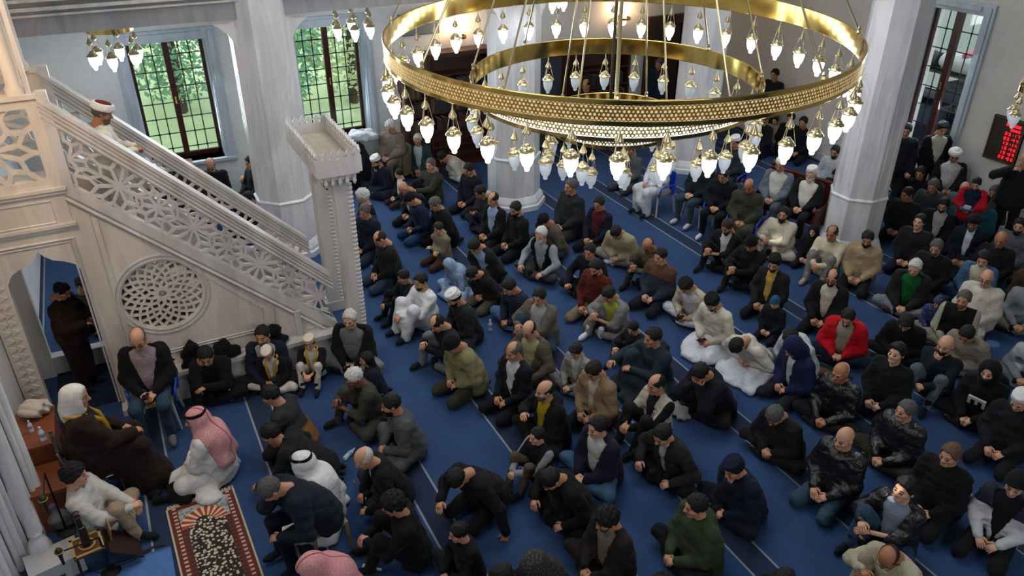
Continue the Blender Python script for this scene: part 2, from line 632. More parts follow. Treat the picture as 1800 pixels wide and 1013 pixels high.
# windows: marble surround, dark red sashes, panes, black iron grille outside
RED = wood('#3c120e', .3)
IRON = plain('#121a1c', .5, .3)
def window(name, axis, plane, glass, lo, hi, z0, z1, sgn):
    """axis 'x': opening runs along x; sgn: direction of the outside"""
    o = link(name, None, None, 'structure')
    def P(a_, d_, z_):
        return (a_, d_, z_) if axis == 'x' else (d_, a_, z_)
    def bx(nm, a0, a1, d0, d1, c0, c1, mat, parent=o):
        m = MB(); m.box(tuple(map(min, P(a0, d0, c0), P(a1, d1, c1))), tuple(map(max, P(a0, d0, c0), P(a1, d1, c1)))); return m.build(nm, mat, parent)
    s = .20
    for a0, a1, c0, c1 in ((lo - s, lo, z0 - .1, z1 + s), (hi, hi + s, z0 - .1, z1 + s), (lo, hi, z1, z1 + s)):
        bx('surround', a0, a1, plane - sgn * .05, plane, c0, c1, SURR)
        bx('surround_moulding', a0 + s * .3, a1 - s * .3, plane - sgn * .08, plane - sgn * .05, c0 + (s * .3 if a1 - a0 > .5 else 0), c1 - s * .3, SURR)
    for a0, a1, c0, c1 in ((lo, lo + .02, z0, z1), (hi - .02, hi, z0, z1), (lo + .02, hi - .02, z1 - .02, z1)):
        bx('reveal', a0, a1, plane, glass, c0, c1, SURR)
    bx('window_sill', lo - s, hi + s, plane - sgn * .10, glass, z0 - .06, z0, SURR)
    mid = (lo + hi) / 2
    g0, g1 = glass, glass + sgn * .07
    fr = .085
    bx('frame', lo, lo + fr, g0, g1, z0, z1, RED); bx('frame', hi - fr, hi, g0, g1, z0, z1, RED)
    bx('frame', lo, hi, g0, g1, z0, z0 + .10, RED); bx('frame', lo, hi, g0, g1, z1 - .05, z1, RED)
    mu = bx('mullion', mid - .055, mid + .055, g0 - sgn * .02, g1, z0, z1, RED)
    m = MB(); q = P(mid, g0 - sgn * .05, (z0 + z1) / 2); m.lathe([(.012, -.07), (.016, -.06), (.012, 0), (.016, .06), (.012, .07)], q, 6); m.build('handle', brass(.3), mu)
    for a0, a1 in ((lo + fr, mid - .055), (mid + .055, hi - fr)):
        bx('pane', a0, a1, g0 + sgn * .03, g0 + sgn * .036, z0 + .10, z1 - .05, clear_glass())
        d = g1 + sgn * .10
        for k_ in (1, 2):
            a_ = a0 + (a1 - a0) * k_ / 3
            m = MB(); m.tube([P(a_, d, z0 - .02), P(a_, d, z1 + .02)], .012, 6); m.build('grille_bar', IRON, o)
        n_ = 8
        for k_ in range(n_):
            z_ = z0 + .16 + (z1 - z0 - .2) * k_ / (n_ - 1)
            m = MB(); m.tube([P(a0 - .06, d, z_), P(a1 + .06, d, z_)], .011, 6)
            for q_ in (1, 2):
                a_ = a0 + (a1 - a0) * q_ / 3
                m.lathe([(.001, -.028), (.025, -.012), (.025, .012), (.001, .028)], P(a_, d, z_), 6)
            m.build('grille_bar', IRON, o)
    return o
window('window_1', 'x', WALL_FAR, GLASS_FAR, *W1, 1)
window('window_2', 'x', WALL_FAR, GLASS_FAR, *W2, 1)
window('window_3', 'y', WALL_BACK, GLASS_BACK, *W3, 1)

# outside: garden slope and trees beyond the side windows, a cluttered yard beyond the rear window
t = NT('garden grass')
_vary(t, '#cbd9aa', 1.2, .35, .4, 8)
t.set(Roughness=.9)
m = MB()
m.add([(-14, 17.0, -.3), (18, 17.0, -.3), (18, 34, 4.0), (-14, 34, 4.0), (-14, 17.0, -.6), (18, 17.0, -.6), (18, 34, 3.6), (-14, 34, 3.6)], [(0, 1, 2, 3), (7, 6, 5, 4), (0, 4, 5, 1), (1, 5, 6, 2), (2, 6, 7, 3), (3, 7, 4, 0)])
m.build('ground_garden', t.m, kind='structure')
def leafy(hexa):
    t = NT('leaves ' + hexa)
    _vary(t, hexa, 5, .4, 0)
    t.set(Roughness=.6)
    t.b.inputs['Specular IOR Level'].default_value = .2
    return t.m
def tree(x, y, z, h, r, hexa, label):
    root = thing('tree', label, 'tree', (x, y, z), 0, 'trees outside the side windows')
    rg = np.random.default_rng(int(abs(x) * 100 + y * 7))
    m = MB(); m.tube([(0, 0, -.3), (.05, 0, h * .3), (0, .04, h * .65)], [.14, .11, .05], 7)
    m.build('trunk', wood('#4a3a2a', .9), root)
    n_ = 4200
    c = rg.normal(size=(n_, 3)); c /= np.linalg.norm(c, axis=1)[:, None]
    c *= (rg.uniform(.25, 1, n_) ** .5)[:, None]
    c = c * (r, r, h * .5) + (0, 0, h * .55)
    a_, b_ = rg.normal(size=(n_, 3)), rg.normal(size=(n_, 3))
    a_ /= np.linalg.norm(a_, axis=1)[:, None]
    b_ -= a_ * (a_ * b_).sum(1)[:, None]; b_ /= np.linalg.norm(b_, axis=1)[:, None]
    sz = rg.uniform(.05, .10, n_)[:, None]
    V = np.stack([c - a_ * sz, c - b_ * sz * .55, c + a_ * sz, c + b_ * sz * .55], 1).reshape(-1, 3)
    link('crown', fast_mesh('crown', V, np.arange(n_ * 4).reshape(-1, 4), [leafy(hexa)], smooth=False), root)
tree(-1.0, 19.8, .4, 4.6, 1.5, '#b9cf7c', 'yellow-green tree seen through the left half of the first window')
tree(1.4, 20.8, .6, 4.8, 1.6, '#86b392', 'blue-green tree seen through the right half of the first window')
tree(3.4, 19.4, .3, 4.4, 1.3, '#8fbf9d', 'dark green tree seen through the left half of the second window')
tree(5.6, 20.2, .5, 4.8, 1.7, '#cfdcb2', 'pale green tree seen through the right half of the second window')
tree(.2, 23.5, 1.4, 5.0, 1.9, '#c6d894', 'light green tree standing behind the two nearest garden trees')
tree(7.5, 22.0, 1.0, 5.0, 1.8, '#a9c894', 'large tree at the right end of the garden')
m = MB(); m.box((14.9, 4, -.2), (24, 16, -.1)); m.build('ground_yard', plain('#5a5c58', .9), kind='structure')
sh = thing('storage_rack', 'dark metal rack of crates outside the rear window', 'rack', (16.2, 11.0, -.1))
for a_ in (-.9, .9):
    for b_ in (-.25, .25):
        m = MB(); m.box((b_ - .02, a_ - .02, 0), (b_ + .02, a_ + .02, 2.3)); m.build('upright', IRON, sh)
for z_ in (.5, 1.1, 1.7, 2.25):
    m = MB(); m.box((-.28, -.92, z_), (.28, .92, z_ + .03)); m.build('shelf', plain('#20262c', .6), sh)
m = MB(); m.box((.25, -.92, .1), (.28, .92, 1.75)); m.build('back_mesh', plain('#171c20', .8), sh)
for i_, (a_, z_, c_, hh, dsc) in enumerate(((-.6, .53, '#1c2430', .40, 'blackish crate at the low right'), (.1, 1.13, '#2c3a48', .35, 'slate crate in the middle'), (.65, 1.13, '#15181c', .45, 'black crate beside the slate one'), (-.5, 1.73, '#36424c', .35, 'grey crate on the upper shelf'))):
    b = thing('crate', dsc + ' of the rack outside the rear window', 'crate', (16.2, 11.0 + a_, z_ - .1))
    m = MB(); m.box((-.22, -.26, 0), (.22, .26, hh)); m.build('crate_body', plain(c_, .7), b)
    m = MB(); m.box((-.24, -.28, hh), (.24, .28, hh + .03)); m.build('crate_lid', plain(c_, .6), b)
m = MB(); m.box((20.0, 5, -.1), (20.3, 16, 7.0)); m.build('sky_backdrop', plain('#7d8886', .9), kind='structure')  # added panel standing in for the pale sky above the clutter
for i_, (y_, z_, r_, c_) in enumerate(((11.5, 2.18, .34, '#2a3530'), (11.2, 1.03, .34, '#4a5550'))):
    o = thing('rolled_tarpaulin', ('dark green', 'grey green')[i_] + ' rolled tarpaulin on the rack outside the rear window', 'tarpaulin', (16.2, y_, z_))
    m = MB(); m.lathe([(.02, -.30), (r_ * .5, -.30), (r_ * .55, -.1), (r_ * .5, .30), (.02, .30)], (0, 0, 0), 12)
    m.v = [(a_, c2, b2 + r_ * .5) for a_, b2, c2 in m.v]
    m.build('roll', plain(c_, .8), o, 40)
    m = MB(); m.tube([(r_ * .56 * math.cos(q), .1, r_ * .5 + r_ * .56 * math.sin(q)) for q in np.linspace(0, 6.283, 13)], .012, 5, False); m.build('strap', IRON, o)
b = thing('bundle', 'white and pink bundle on top of the rack outside the rear window', 'bundle', (16.2, 10.7, 2.18))
V, Q = None, None
# ------------------------------------------------------------------ minbar: marble pulpit with a straight flight of stairs
MW = marble('#ccc5bb', '#bab2a8', .4)
MWD = marble('#c2bfbd', '#aeaaa7', .4)
YN, YF = 9.65, 10.98                          # near and far side of the pulpit
TW0, TW1 = -1.84, -.76                        # tower between qibla wall and stairs
mb = thing('minbar', 'tall carved marble minbar with pierced balustrades, archway and straight stairs', 'minbar', (0, 0, 0))
XZ = lambda y0: (lambda u_, v_, d_: (u_, y0 + d_, v_))
def rail_z(x): return 3.40 - 1.0 * x          # top of the handrail
def str_z(x): return 2.43 - .94 * x           # top of the stringer
def part(nm, m, mat=MW, parent=mb, smooth=False):
    j_ = [random.uniform(-.0016, .0016) for _ in range(3)]     # hand-set stone: no two faces exactly flush
    m.v = [(a_ + j_[0], b_ + j_[1], c_ + j_[2]) for a_, b_, c_ in m.v]
    return m.build(nm, mat, parent, smooth)
# side walls under the stairs, split around the round grille
RC, RR = (-.03, 1.52), .47
def wall_under(y0, y1, grille):
    m = MB()
    XE = 2.05
    if not grille:
        m.prism([(TW1, .0), (XE, .0), (XE, str_z(XE)), (TW1, str_z(TW1))], XZ(y0), 0, y1 - y0)
        return part('side_wall', m)
    # fan of quads from the circle to the outline
    outer = []
    N = 48
    def ray_hit(a_):
        dx, dz = math.cos(a_), math.sin(a_)
        best = 9
        for (x0, z0, x1, z1) in ((TW1, 0, XE, 0), (XE, 0, XE, str_z(XE)), (XE, str_z(XE), TW1, str_z(TW1)), (TW1, str_z(TW1), TW1, 0)):
            ex, ez = x1 - x0, z1 - z0
            den = dx * ez - dz * ex
            if abs(den) < 1e-9: continue
            t_ = ((x0 - RC[0]) * ez - (z0 - RC[1]) * ex) / den
            s_ = ((x0 - RC[0]) * dz - (z0 - RC[1]) * dx) / den
            if t_ > 0 and -1e-6 <= s_ <= 1 + 1e-6: best = min(best, t_)
        return (RC[0] + dx * best, RC[1] + dz * best)
    angs = sorted([2 * math.pi * i_ / N for i_ in range(N)] + [math.atan2(z_ - RC[1], x_ - RC[0]) % (2 * math.pi) for x_, z_ in ((TW1, 0), (XE, 0), (XE, str_z(XE)), (TW1, str_z(TW1)))])
    for i_ in range(len(angs)):
        a0, a1 = angs[i_], angs[(i_ + 1) % len(angs)]
        c0, c1 = [(RC[0] + RR * math.cos(q), RC[1] + RR * math.sin(q)) for q in (a0, a1)]
        o0, o1 = ray_hit(a0), ray_hit(a1)
        m.prism([c0, o0, o1, c1], XZ(y0), 0, y1 - y0)
    return part('side_wall', m)
wall_under(YN, YN + .09, True)
wall_under(YF - .09, YF, False)
m = MB(); m.prism([(-.70, .7), (1.6, .7), (1.6, .80), (-.70, 2.6)], XZ(YN + .30), 0, .03); part('grille_backing', m, plain('#6d6a66', .8))
# raised mouldings on the side wall
def moulding(pts, r=.018, y=YN - .004, nm='moulding', mat=MWD, closed=True):
    m = MB(); m.tube([(x_, y, z_) for x_, z_ in pts] + ([(pts[0][0], y, pts[0][1])] if closed else []), r, 5); return part(nm, m, mat)
for ins in (.10, .17):
    moulding([(TW1 + .08 + ins, .62 + ins * .5), (1.48 - ins * 2.2, .62 + ins * .5), (1.50 - ins * 2.2, str_z(1.5) - .12 + ins * .6), (TW1 + .08 + ins, str_z(TW1) - .10 - ins * 1.9)], .012)
for r_ in (RR + .03, RR + .08):
    moulding([(RC[0] + r_ * math.cos(q), RC[1] + r_ * math.sin(q)) for q in np.linspace(0, 2 * math.pi, 41)[:-1]], .014)
# plinth bench along the foot
m = MB(); m.box((TW1, YN - .16, 0), (2.15, YN, .40)); part('plinth', m, MWD)
m = MB(); m.box((TW1, YN - .20, .40), (2.15, YN, .46)); part('plinth_cap', m, MWD)
m = MB(); m.box((1.52, YN - .05, .46), (1.60, YN, .86)); part('plinth_post', m, MWD)
moulding([(1.66, .52), (2.02, .52), (2.02, .68), (1.66, .94)], .012)

# bar networks: ten-fold stars joined into a net, clipped to an outline
def clip_seg(p0, p1, poly):
    """clip to convex polygon given counter-clockwise"""
    t0, t1 = 0., 1.
    d = (p1[0] - p0[0], p1[1] - p0[1])
    for i_ in range(len(poly)):
        a_, b_ = poly[i_], poly[(i_ + 1) % len(poly)]
        nx, nz_ = -(b_[1] - a_[1]), b_[0] - a_[0]
        num = (p0[0] - a_[0]) * nx + (p0[1] - a_[1]) * nz_
        den = d[0] * nx + d[1] * nz_
        if abs(den) < 1e-12:
            if num < 0: return None
            continue
        t_ = -num / den
        if den > 0: t0 = max(t0, t_)
        else: t1 = min(t1, t_)
    if t1 - t0 < 1e-3: return None
    return ((p0[0] + d[0] * t0, p0[1] + d[1] * t0), (p0[0] + d[0] * t1, p0[1] + d[1] * t1))
def star_net(c, r, rot, n_=10):
    S = []
    for k_ in range(n_):
        a0, a1, a2 = rot + 2 * math.pi * k_ / n_, rot + 2 * math.pi * (k_ + .5) / n_, rot + 2 * math.pi * (k_ + 1) / n_
        q = lambda rr, a_: (c[0] + rr * math.cos(a_), c[1] + rr * math.sin(a_))
        S.append((c, q(r * .52, a0)))
        S += [(q(r * .52, a0), q(r * .74, a1)), (q(r * .74, a1), q(r * .52, a2))]
        S += [(q(r * .74, a1), q(r * 1.10, a1))]
    return S
def bars(segs, poly, to3, th, wd, nm, mat, parent=mb):
    m = MB()
    for s in segs:
        c = clip_seg(s[0], s[1], poly)
        if c is None: continue
        (x0, z0), (x1, z1) = c
        L = math.hypot(x1 - x0, z1 - z0)
        ux, uz = (x1 - x0) / L, (z1 - z0) / L
        x0 -= ux * wd * .5; z0 -= uz * wd * .5; x1 += ux * wd * .5; z1 += uz * wd * .5
        px_, pz_ = -uz * wd, ux * wd
        e_ = random.uniform(0, .004)
        m.prism([(x0 - px_, z0 - pz_), (x1 - px_, z1 - pz_), (x1 + px_, z1 + pz_), (x0 + px_, z0 + pz_)], to3, e_, th - e_)
    return m.build(nm, mat, parent)
def balustrade(y0, side):
    xa, xb = TW1 + .10, 2.00
    lo_z = lambda x: str_z(x) + .05
    hi_z = lambda x: rail_z(x) - .24
    poly = [(xa, lo_z(xa)), (xb, lo_z(xb)), (xb, hi_z(xb)), (xa, hi_z(xa))]
    segs = []
    for i_, xc in enumerate((-.62, -.20, .15, .50, .85, 1.20, 1.55, 1.90)):
        zc = (lo_z(xc) + hi_z(xc)) / 2
        if i_ % 2 == 1: segs += star_net((xc, zc), .42, -math.pi / 4, 10)
        else: segs += star_net((xc, zc), .30, math.pi / 4 * .5, 8)
    bars(segs, poly, XZ(y0 + .015), .05, .0165, 'pierced_panel', MWD)
    o = .0
    m = MB(); m.prism([(TW1, rail_z(TW1) - .25), (2.10, rail_z(2.10) - .25), (2.10, rail_z(2.10) - .06), (TW1, rail_z(TW1) - .06)], XZ(y0), 0, .09); part('rail_band', m, MWD)
    m = MB(); m.prism([(TW1, rail_z(TW1) - .06), (2.10, rail_z(2.10) - .06), (2.10, rail_z(2.10)), (TW1, rail_z(TW1))], XZ(y0 - .04), 0, .17); part('handrail', m, MWD)
    for dz in (-.11, -.17, -.235):
        m = MB(); m.tube([(TW1, y0 - .01, rail_z(TW1) + dz), (2.10, y0 - .01, rail_z(2.10) + dz)], .018, 5); part('rail_moulding', m, MWD)
    m = MB(); m.prism([(TW1, str_z(TW1) - .10), (2.10, str_z(2.10) - .10), (2.10, str_z(2.10) + .06), (TW1, str_z(TW1) + .06)], XZ(y0 - .03), 0, .13); part('stringer', m, MWD)
    m = MB(); m.tube([(TW1, y0 - .03, str_z(TW1) - .16), (2.0, y0 - .03, str_z(2.0) - .16)], .022, 5); part('stringer_moulding', m, MWD)
    m = MB(); m.box((TW1, y0 - .02, str_z(TW1) - .05), (TW1 + .11, y0 + .10, rail_z(TW1) + .03)); part('newel', m, MWD)
balustrade(YN, -1)
balustrade(YF - .09, 1)
# steps
NS = 13
RISE = .19
for i_ in range(NS):
    x1 = 2.05 - i_ * (2.05 - TW1) / NS
    x0 = 2.05 - (i_ + 1) * (2.05 - TW1) / NS
    z1 = RISE * (i_ + 1)
    m = MB(); m.box((x0, YN + .09, max(0, z1 - .5)), (x1, YF - .09, z1)); part('step', m, MWD)
PLAT = 2.85
# tower: near and far faces with an ogee archway through it
OX0, OX1, OZS, APX = -1.60, -.80, 2.04, (-1.20, 2.40)
def ogee():
    L_ = [(OX0, OZS - .10), (OX0 + .01, OZS + .01), (OX0 + .07, OZS + .12), (OX0 + .17, OZS + .18), (OX0 + .28, OZS + .22), (OX0 + .36, OZS + .29), APX]
    return L_ + [(OX0 + OX1 - x_, z_) for x_, z_ in reversed(L_[:-1])]
def tower_face(y0, y1):
    m = MB()
    m.box((TW0, y0, 0), (OX0, y1, PLAT)); m.box((OX1, y0, 0), (TW1, y1, PLAT))
    og = ogee()
    for (xa, za), (xb, zb_) in zip(og[:-1], og[1:]):
        if xb - xa < 1e-5: continue
        m.prism([(xa, za), (xb, zb_), (xb, PLAT), (xa, PLAT)], XZ(y0), 0, y1 - y0)
    part('tower_face', m, MW)
tower_face(YN, YN + .14)
tower_face(YF - .14, YF)
og = [(OX0 - .03, 0.02), (OX0 - .03, OZS - .10)] + [(x_ + (-.03 if x_ < APX[0] - .01 else .03 if x_ > APX[0] + .01 else 0), z_ + .03) for x_, z_ in ogee()[1:-1]] + [(OX1 + .03, OZS - .10)]
moulding([(TW0 + .16, 2.50), (TW1 - .05, 2.50), (TW1 - .05, .12)], .020, closed=False)
moulding([(TW0 + .20, 2.46), (TW1 - .09, 2.46), (TW1 - .09, .12)], .012, closed=False)
for z_, d_ in ((2.62, .03), (2.66, .05), (3.06, .04), (3.10, .06)):
    m = MB(); m.box((TW0, YN - d_, z_), (TW1 + .03, YN, z_ + .035)); part('string_course', m, MW)
m = MB(); m.box((TW0, YN + .0, PLAT - .06), (TW1, YF, PLAT + .05)); part('platform', m, MW)
m = MB(); m.box((TW0, YN - .01, PLAT - .2), (TW1, YN + .10, 3.16)); part('platform_band', m, MW)
moulding([(TW0 + .1, 2.72), (TW1 - .16, 2.72), (TW1 - .16, 2.98), (TW0 + .1, 2.98)], .010, y=YN - .012)
m = MB(); m.box((OX0, YN + .20, 0.0), (OX1, YF + .2, .015)); part('passage_mat', m, fabric('#0f1a33'))
# threshold and its carved end inside the archway
m = MB(); m.box((OX0, YF - .1, 0), (OX1, YF + .05, .28)); part('passage_sill', m, MWD)
# carved border strip between arch and qibla wall: zigzag relief
for i_ in range(20):
    z_ = .25 + i_ * .115
    m = MB(); m.prism([(TW0 + .03, z_), (TW0 + .12, z_ + .05), (TW0 + .03, z_ + .10)], XZ(YN - .018), 0, .02); part('border_tooth', m, MW)
    m = MB(); m.prism([(TW0 + .20, z_ + .05), (TW0 + .12, z_ + .10), (TW0 + .12, z_)], XZ(YN - .014), 0, .016); part('border_tooth', m, MW)
# door jamb foot mouldings
m = MB(); m.box((OX1 - .03, YN - .20, 0), (TW1 + .10, YN, .09)); part('jamb_foot', m, MWD)
# parapet of the top platform
def parapet(y0):
    z0, z1 = 3.14, 4.16
    poly = [(TW0, z0 + .05), (TW1 - .10, z0 + .05), (TW1 - .10, z1 - .12), (TW0, z1 - .12)]
    segs = star_net((-1.32, 3.60), .52, .15)
    bars(segs, poly, XZ(y0 + .02), .05, .024, 'pierced_panel', MW)
    m = MB(); m.box((TW0, y0, z1 - .13), (TW1, y0 + .10, z1 - .03)); part('parapet_rail', m, MW)
    m = MB(); m.box((TW0, y0 - .03, z1 - .03), (TW1 + .01, y0 + .13, z1 + .02)); part('parapet_cap', m, MW)
    m = MB(); m.box((TW1 - .12, y0, z0), (TW1, y0 + .11, z1 - .03)); part('parapet_post', m, MW)
    m = MB(); m.box((TW0, y0, z0 - .02), (TW1, y0 + .10, z0 + .08)); part('parapet_base', m, MW)
parapet(YN)
parapet(YF - .10)
# canopy columns
for y_ in (YN + .09, YF - .09):
    m = MB(); m.lathe([(.10, 4.16), (.10, 4.24), (.075, 4.28), (.070, 5.0), (.075, 5.02), (.090, 5.04), (.075, 5.07), (.12, 5.30), (.13, 5.36), (.13, 5.6)], (TW1 - .17, y_, 0), 16); part('canopy_column', m, MW, smooth=35)
m = MB(); m.box((TW1 - .075, YN + .02, 4.16), (TW1 - .03, YN + .06, 5.6)); part('canopy_strip', m, MWD)
m = MB(); m.box((TW0, YN, 5.6), (TW1, YF, 6.2)); part('canopy', m, MW)
# portal at the foot of the stairs
PX0, PX1 = 2.12, 2.58
for y0, y1 in ((YN - .02, YN + .15), (YF - .15, YF + .02)):
    m = MB(); m.box((PX0 + .16, y0, 0), (PX1 - .12, y1, 2.62)); part('portal_post', m, MWD)
    m = MB(); m.box((PX0 + .10, y0 - .03, 0), (PX1 - .06, y1 + .03, .16)); part('post_foot', m, MWD)
    for xx in (PX1 - .09,):
        prof = [(.040 + .012 * (i_ % 2), .16 + .032 * i_) for i_ in range(76)]
        m = MB(); m.lathe(prof, (xx, y0 + .03, 0), 8); part('rope_colonnette', m, MWD)
    m = MB(); m.box((PX0 + .145, y0 + .03, .95), (PX0 + .165, y1 - .03, 2.3)); part('post_panel', m, MW)
m = MB(); m.box((PX0 + .17, YN + .15, 2.34), (PX1 - .13, YF - .15, 2.62)); part('portal_lintel', m, MWD)
m = MB(); m.box((PX0 + .145, YN + .35, 2.38), (PX0 + .17, YF - .35, 2.56)); part('inscription_plaque', m, dotted('#0e3346', '#9a8240', 30.0, .28))
for zz, gr in ((2.62, .00), (2.68, .04), (2.74, .08)):
    m = MB(); m.box((PX0 - gr + .02, YN - .06 - gr, zz), (PX1 + gr - .04, YF + .06 + gr, zz + .06)); part('corbel_course', m, MWD)
for i_ in range(5):
    for y_ in (YN - .10,):
        x_ = PX0 + .05 + i_ * .095
        m = MB(); m.lathe([(.012, -.16), (.028, -.12), (.022, -.06), (.040, 0)], (x_, y_, 2.75), 8); part('corbel_drop', m, MWD)
CX0, CX1, CY0, CY1 = 2.05, 2.66, YN - .14, YF + .16
m = MB(); m.box((CX0, CY0, 2.79), (CX1, CY1, 2.84)); part('crown_tray', m, marble('#a49a89', '#938a7b', .7))
for a_, b_ in (((CX0, CY0), (CX1, CY0 + .035)), ((CX0, CY1 - .035), (CX1, CY1)), ((CX0, CY0), (CX0 + .035, CY1)), ((CX1 - .035, CY0), (CX1, CY1))):
    m = MB(); m.box((*a_, 2.76), (*b_, 2.97)); part('crown_board', m, MWD)
leaf = [(-.028, 0), (-.020, .03), (-.052, .055), (-.030, .085), (-.012, .10), (0, .135), (.012, .10), (.030, .085), (.052, .055), (.020, .03), (.028, 0)]
def crest(cx, cy, along_x):
    m = MB()
    half = [q for q in leaf if q[0] >= 0]
    f = (lambda u_, v_, d_: (cx + u_, cy + d_, 2.97 + v_)) if along_x else (lambda u_, v_, d_: (cx + d_, cy + u_, 2.97 + v_))
    for a_, b_ in zip(range(0, 5), range(1, 6)):
        l0, l1 = leaf[a_], leaf[b_]
        r0, r1 = leaf[-1 - a_], leaf[-1 - b_]
        pl = [l0, l1, r1, r0]
        if abs(l1[1] - l0[1]) < 1e-6: continue
        m.prism(pl if abs(r1[0] - l1[0]) > 1e-6 else [l0, l1, r0], f, -.015, .015)
    part('crest', m, MWD)
for i_ in range(6):
    crest(CX0 + .055 + i_ * .10, CY0 + .018, True)
    crest(CX0 + .055 + i_ * .10, CY1 - .018, True)
ny = 15
for i_ in range(ny):
    y_ = CY0 + .06 + i_ * (CY1 - CY0 - .12) / (ny - 1)
    crest(CX0 + .018, y_, False)
    crest(CX1 - .018, y_, False)
# round grille: twelve-fold rosette of bars
def rosette():
    S = []
    q = lambda rr, a_: (RC[0] + rr * math.cos(a_), RC[1] + rr * math.sin(a_))
    def ring_net(n_, radii, ph):
        st = 2 * math.pi / n_
        for i_, (r0, r1) in enumerate(zip(radii[:-1], radii[1:])):
            for k_ in range(n_):
                a_ = (k_ + ph + .5 * i_) * st
                S.append((q(r0, a_), q(r1, a_ + st / 2)))
                S.append((q(r0, a_), q(r1, a_ - st / 2)))
    ring_net(10, (.065, .135, .205), 0)
    for k_ in range(10):
        S.append((q(.065, k_ * .6283), q(.065, (k_ + 1) * .6283)))
        S.append((q(.205, k_ * .6283), q(.255, (k_ + .5) * .6283)))
        S.append((q(.205, k_ * .6283), q(.255, (k_ - .5) * .6283)))
        S.append((q(.205, k_ * .6283), q(.275, k_ * .6283)))
    ring_net(20, (.265, .325, .39, .47), 0)
    circ = [(RC[0] + (RR + .012) * math.cos(2 * math.pi * i_ / 48), RC[1] + (RR + .012) * math.sin(2 * math.pi * i_ / 48)) for i_ in range(48)]
    bars(S, circ, XZ(YN + .02), .05, .0150, 'round_grille', MW)
rosette()

# mihrab flank on the qibla wall: bundle of fluted marble mouldings and a twisted colonnette
fl_ = thing('mihrab_pilaster', 'bundle of fluted grey marble mouldings beside the prayer niche', 'pilaster', (0, 0, 0))
m = MB()
ed = [(-1.86, 7.95), (-1.72, 7.90), (-2.10, 7.05), (-2.45, 6.2), (-2.74, 5.2), (-2.74, 7.95)]
m.prism(ed, lambda u_, v_, d_: (u_, v_, d_), 0, 6.5); m.build('backing', MARBLE, fl_)
pth = [np.array(q_) for q_ in ((-1.66, 7.90), (-2.04, 7.05), (-2.39, 6.2), (-2.68, 5.2))]
acc, i_ = 0.0, 0
for a_, b_ in zip(pth[:-1], pth[1:]):
    L_ = np.linalg.norm(b_ - a_)
    while acc < L_:
        q_ = a_ + (b_ - a_) * acc / L_
        r_ = (.024, .046, .030, .018, .034)[i_ % 5]
        m = MB(); m.lathe([(r_ * 1.25, 0), (r_ * 1.25, .10), (r_, .13), (r_, 6.5)], (q_[0] - .02 + (.0, .02, .012, -.004, .008)[i_ % 5], q_[1], 0), 10); m.build('fluting', MARBLE, fl_, 35)
        acc += (.055, .07, .06, .045, .058)[i_ % 5]; i_ += 1
    acc -= L_
_tw = at_z(52, 1000)
tw = thing('twisted_column', 'small twisted marble column on an onion base beside the prayer niche', 'column', (_tw[0] + .16, _tw[1], 0))
m = MB(); m.lathe([(.13, 0), (.13, .06), (.06, .10), (.10, .17), (.115, .24), (.08, .34), (.05, .40), (.07, .43), (.06, .46)], (0, 0, 0), 16); m.build('base', MARBLE, tw, 40)
V_, F_ = [], []
NA, NZ = 18, 70
for i_ in range(NZ):
    z_ = .45 + i_ * .07
    for k_ in range(NA):
        a_ = 2 * math.pi * k_ / NA
        r_ = .068 + .013 * math.cos(3 * a_ - i_ * .62)
        V_.append((r_ * math.cos(a_), r_ * math.sin(a_), z_))
for i_ in range(NZ - 1):
    for k_ in range(NA):
        F_.append((i_ * NA + k_, i_ * NA + (k_ + 1) % NA, (i_ + 1) * NA + (k_ + 1) % NA, (i_ + 1) * NA + k_))
link('shaft', fast_mesh('shaft', np.array(V_), np.array(F_), [MARBLE]), tw)
# warm lamp over the prayer niche (above the picture)
area_light('niche_lamp', (-1.5, 7.9, 5.6), (-1.3, 9.6, 2.6), .4, 45, (1.0, .62, .30))
# ------------------------------------------------------------------ ring chandelier
CH = np.array([6.38, 9.30])
TILT = (.0168, .0212)
BR = brass(.11, '#d6b768')
ch = thing('ring_chandelier', 'huge three-tier brass ring chandelier with pierced bands and hanging glass lamps', 'chandelier', (CH[0], CH[1], 4.0))
ch.rotation_euler = (math.atan(TILT[1]), -math.atan(TILT[0]), 0)
def ring_surface(R_, z0, z1, n_=160):
    a_ = np.linspace(0, 2 * math.pi, n_, endpoint=False)
    V_ = np.concatenate([np.stack([R_ * np.cos(a_), R_ * np.sin(a_), np.full(n_, z_)], 1) for z_ in (z0, z1)])
    i_ = np.arange(n_)
    return V_, np.stack([i_, (i_ + 1) % n_, (i_ + 1) % n_ + n_, i_ + n_], 1)
def pierced(R_, z0, z1, cell):
    """sheet with a hexagonal net of round holes, wrapped on a cylinder"""
    n_ = int(round(2 * math.pi * R_ / cell))
    du = 2 * math.pi * R_ / n_
    dv = du * math.sqrt(3) / 2
    rows = int((z1 - z0) / dv)
    pad = ((z1 - z0) - rows * dv) / 2
    V_, F_ = [], []
    for r_ in range(rows):
        for c_ in range(n_):
            u0 = (c_ + .5 * (r_ % 2)) * du
            v0 = z0 + pad + (r_ + .5) * dv
            o_ = len(V_)
            rad = .36 if (c_ + r_) % 3 else .27
            for k_ in range(6):
                q = math.pi / 6 + k_ * math.pi / 3
                V_.append((u0 + du / math.sqrt(3) * math.cos(q), v0 + du / math.sqrt(3) * math.sin(q)))
            for k_ in range(6):
                q = math.pi / 6 + k_ * math.pi / 3
                V_.append((u0 + du * rad * math.cos(q), v0 + du * rad * math.sin(q)))
            for k_ in range(6):
                k2 = (k_ + 1) % 6
                F_.append((o_ + k_, o_ + k2, o_ + 6 + k2, o_ + 6 + k_))
    P_ = np.array(V_)
    return np.stack([R_ * np.cos(P_[:, 0] / R_), R_ * np.sin(P_[:, 0] / R_), P_[:, 1]], 1), np.array(F_)
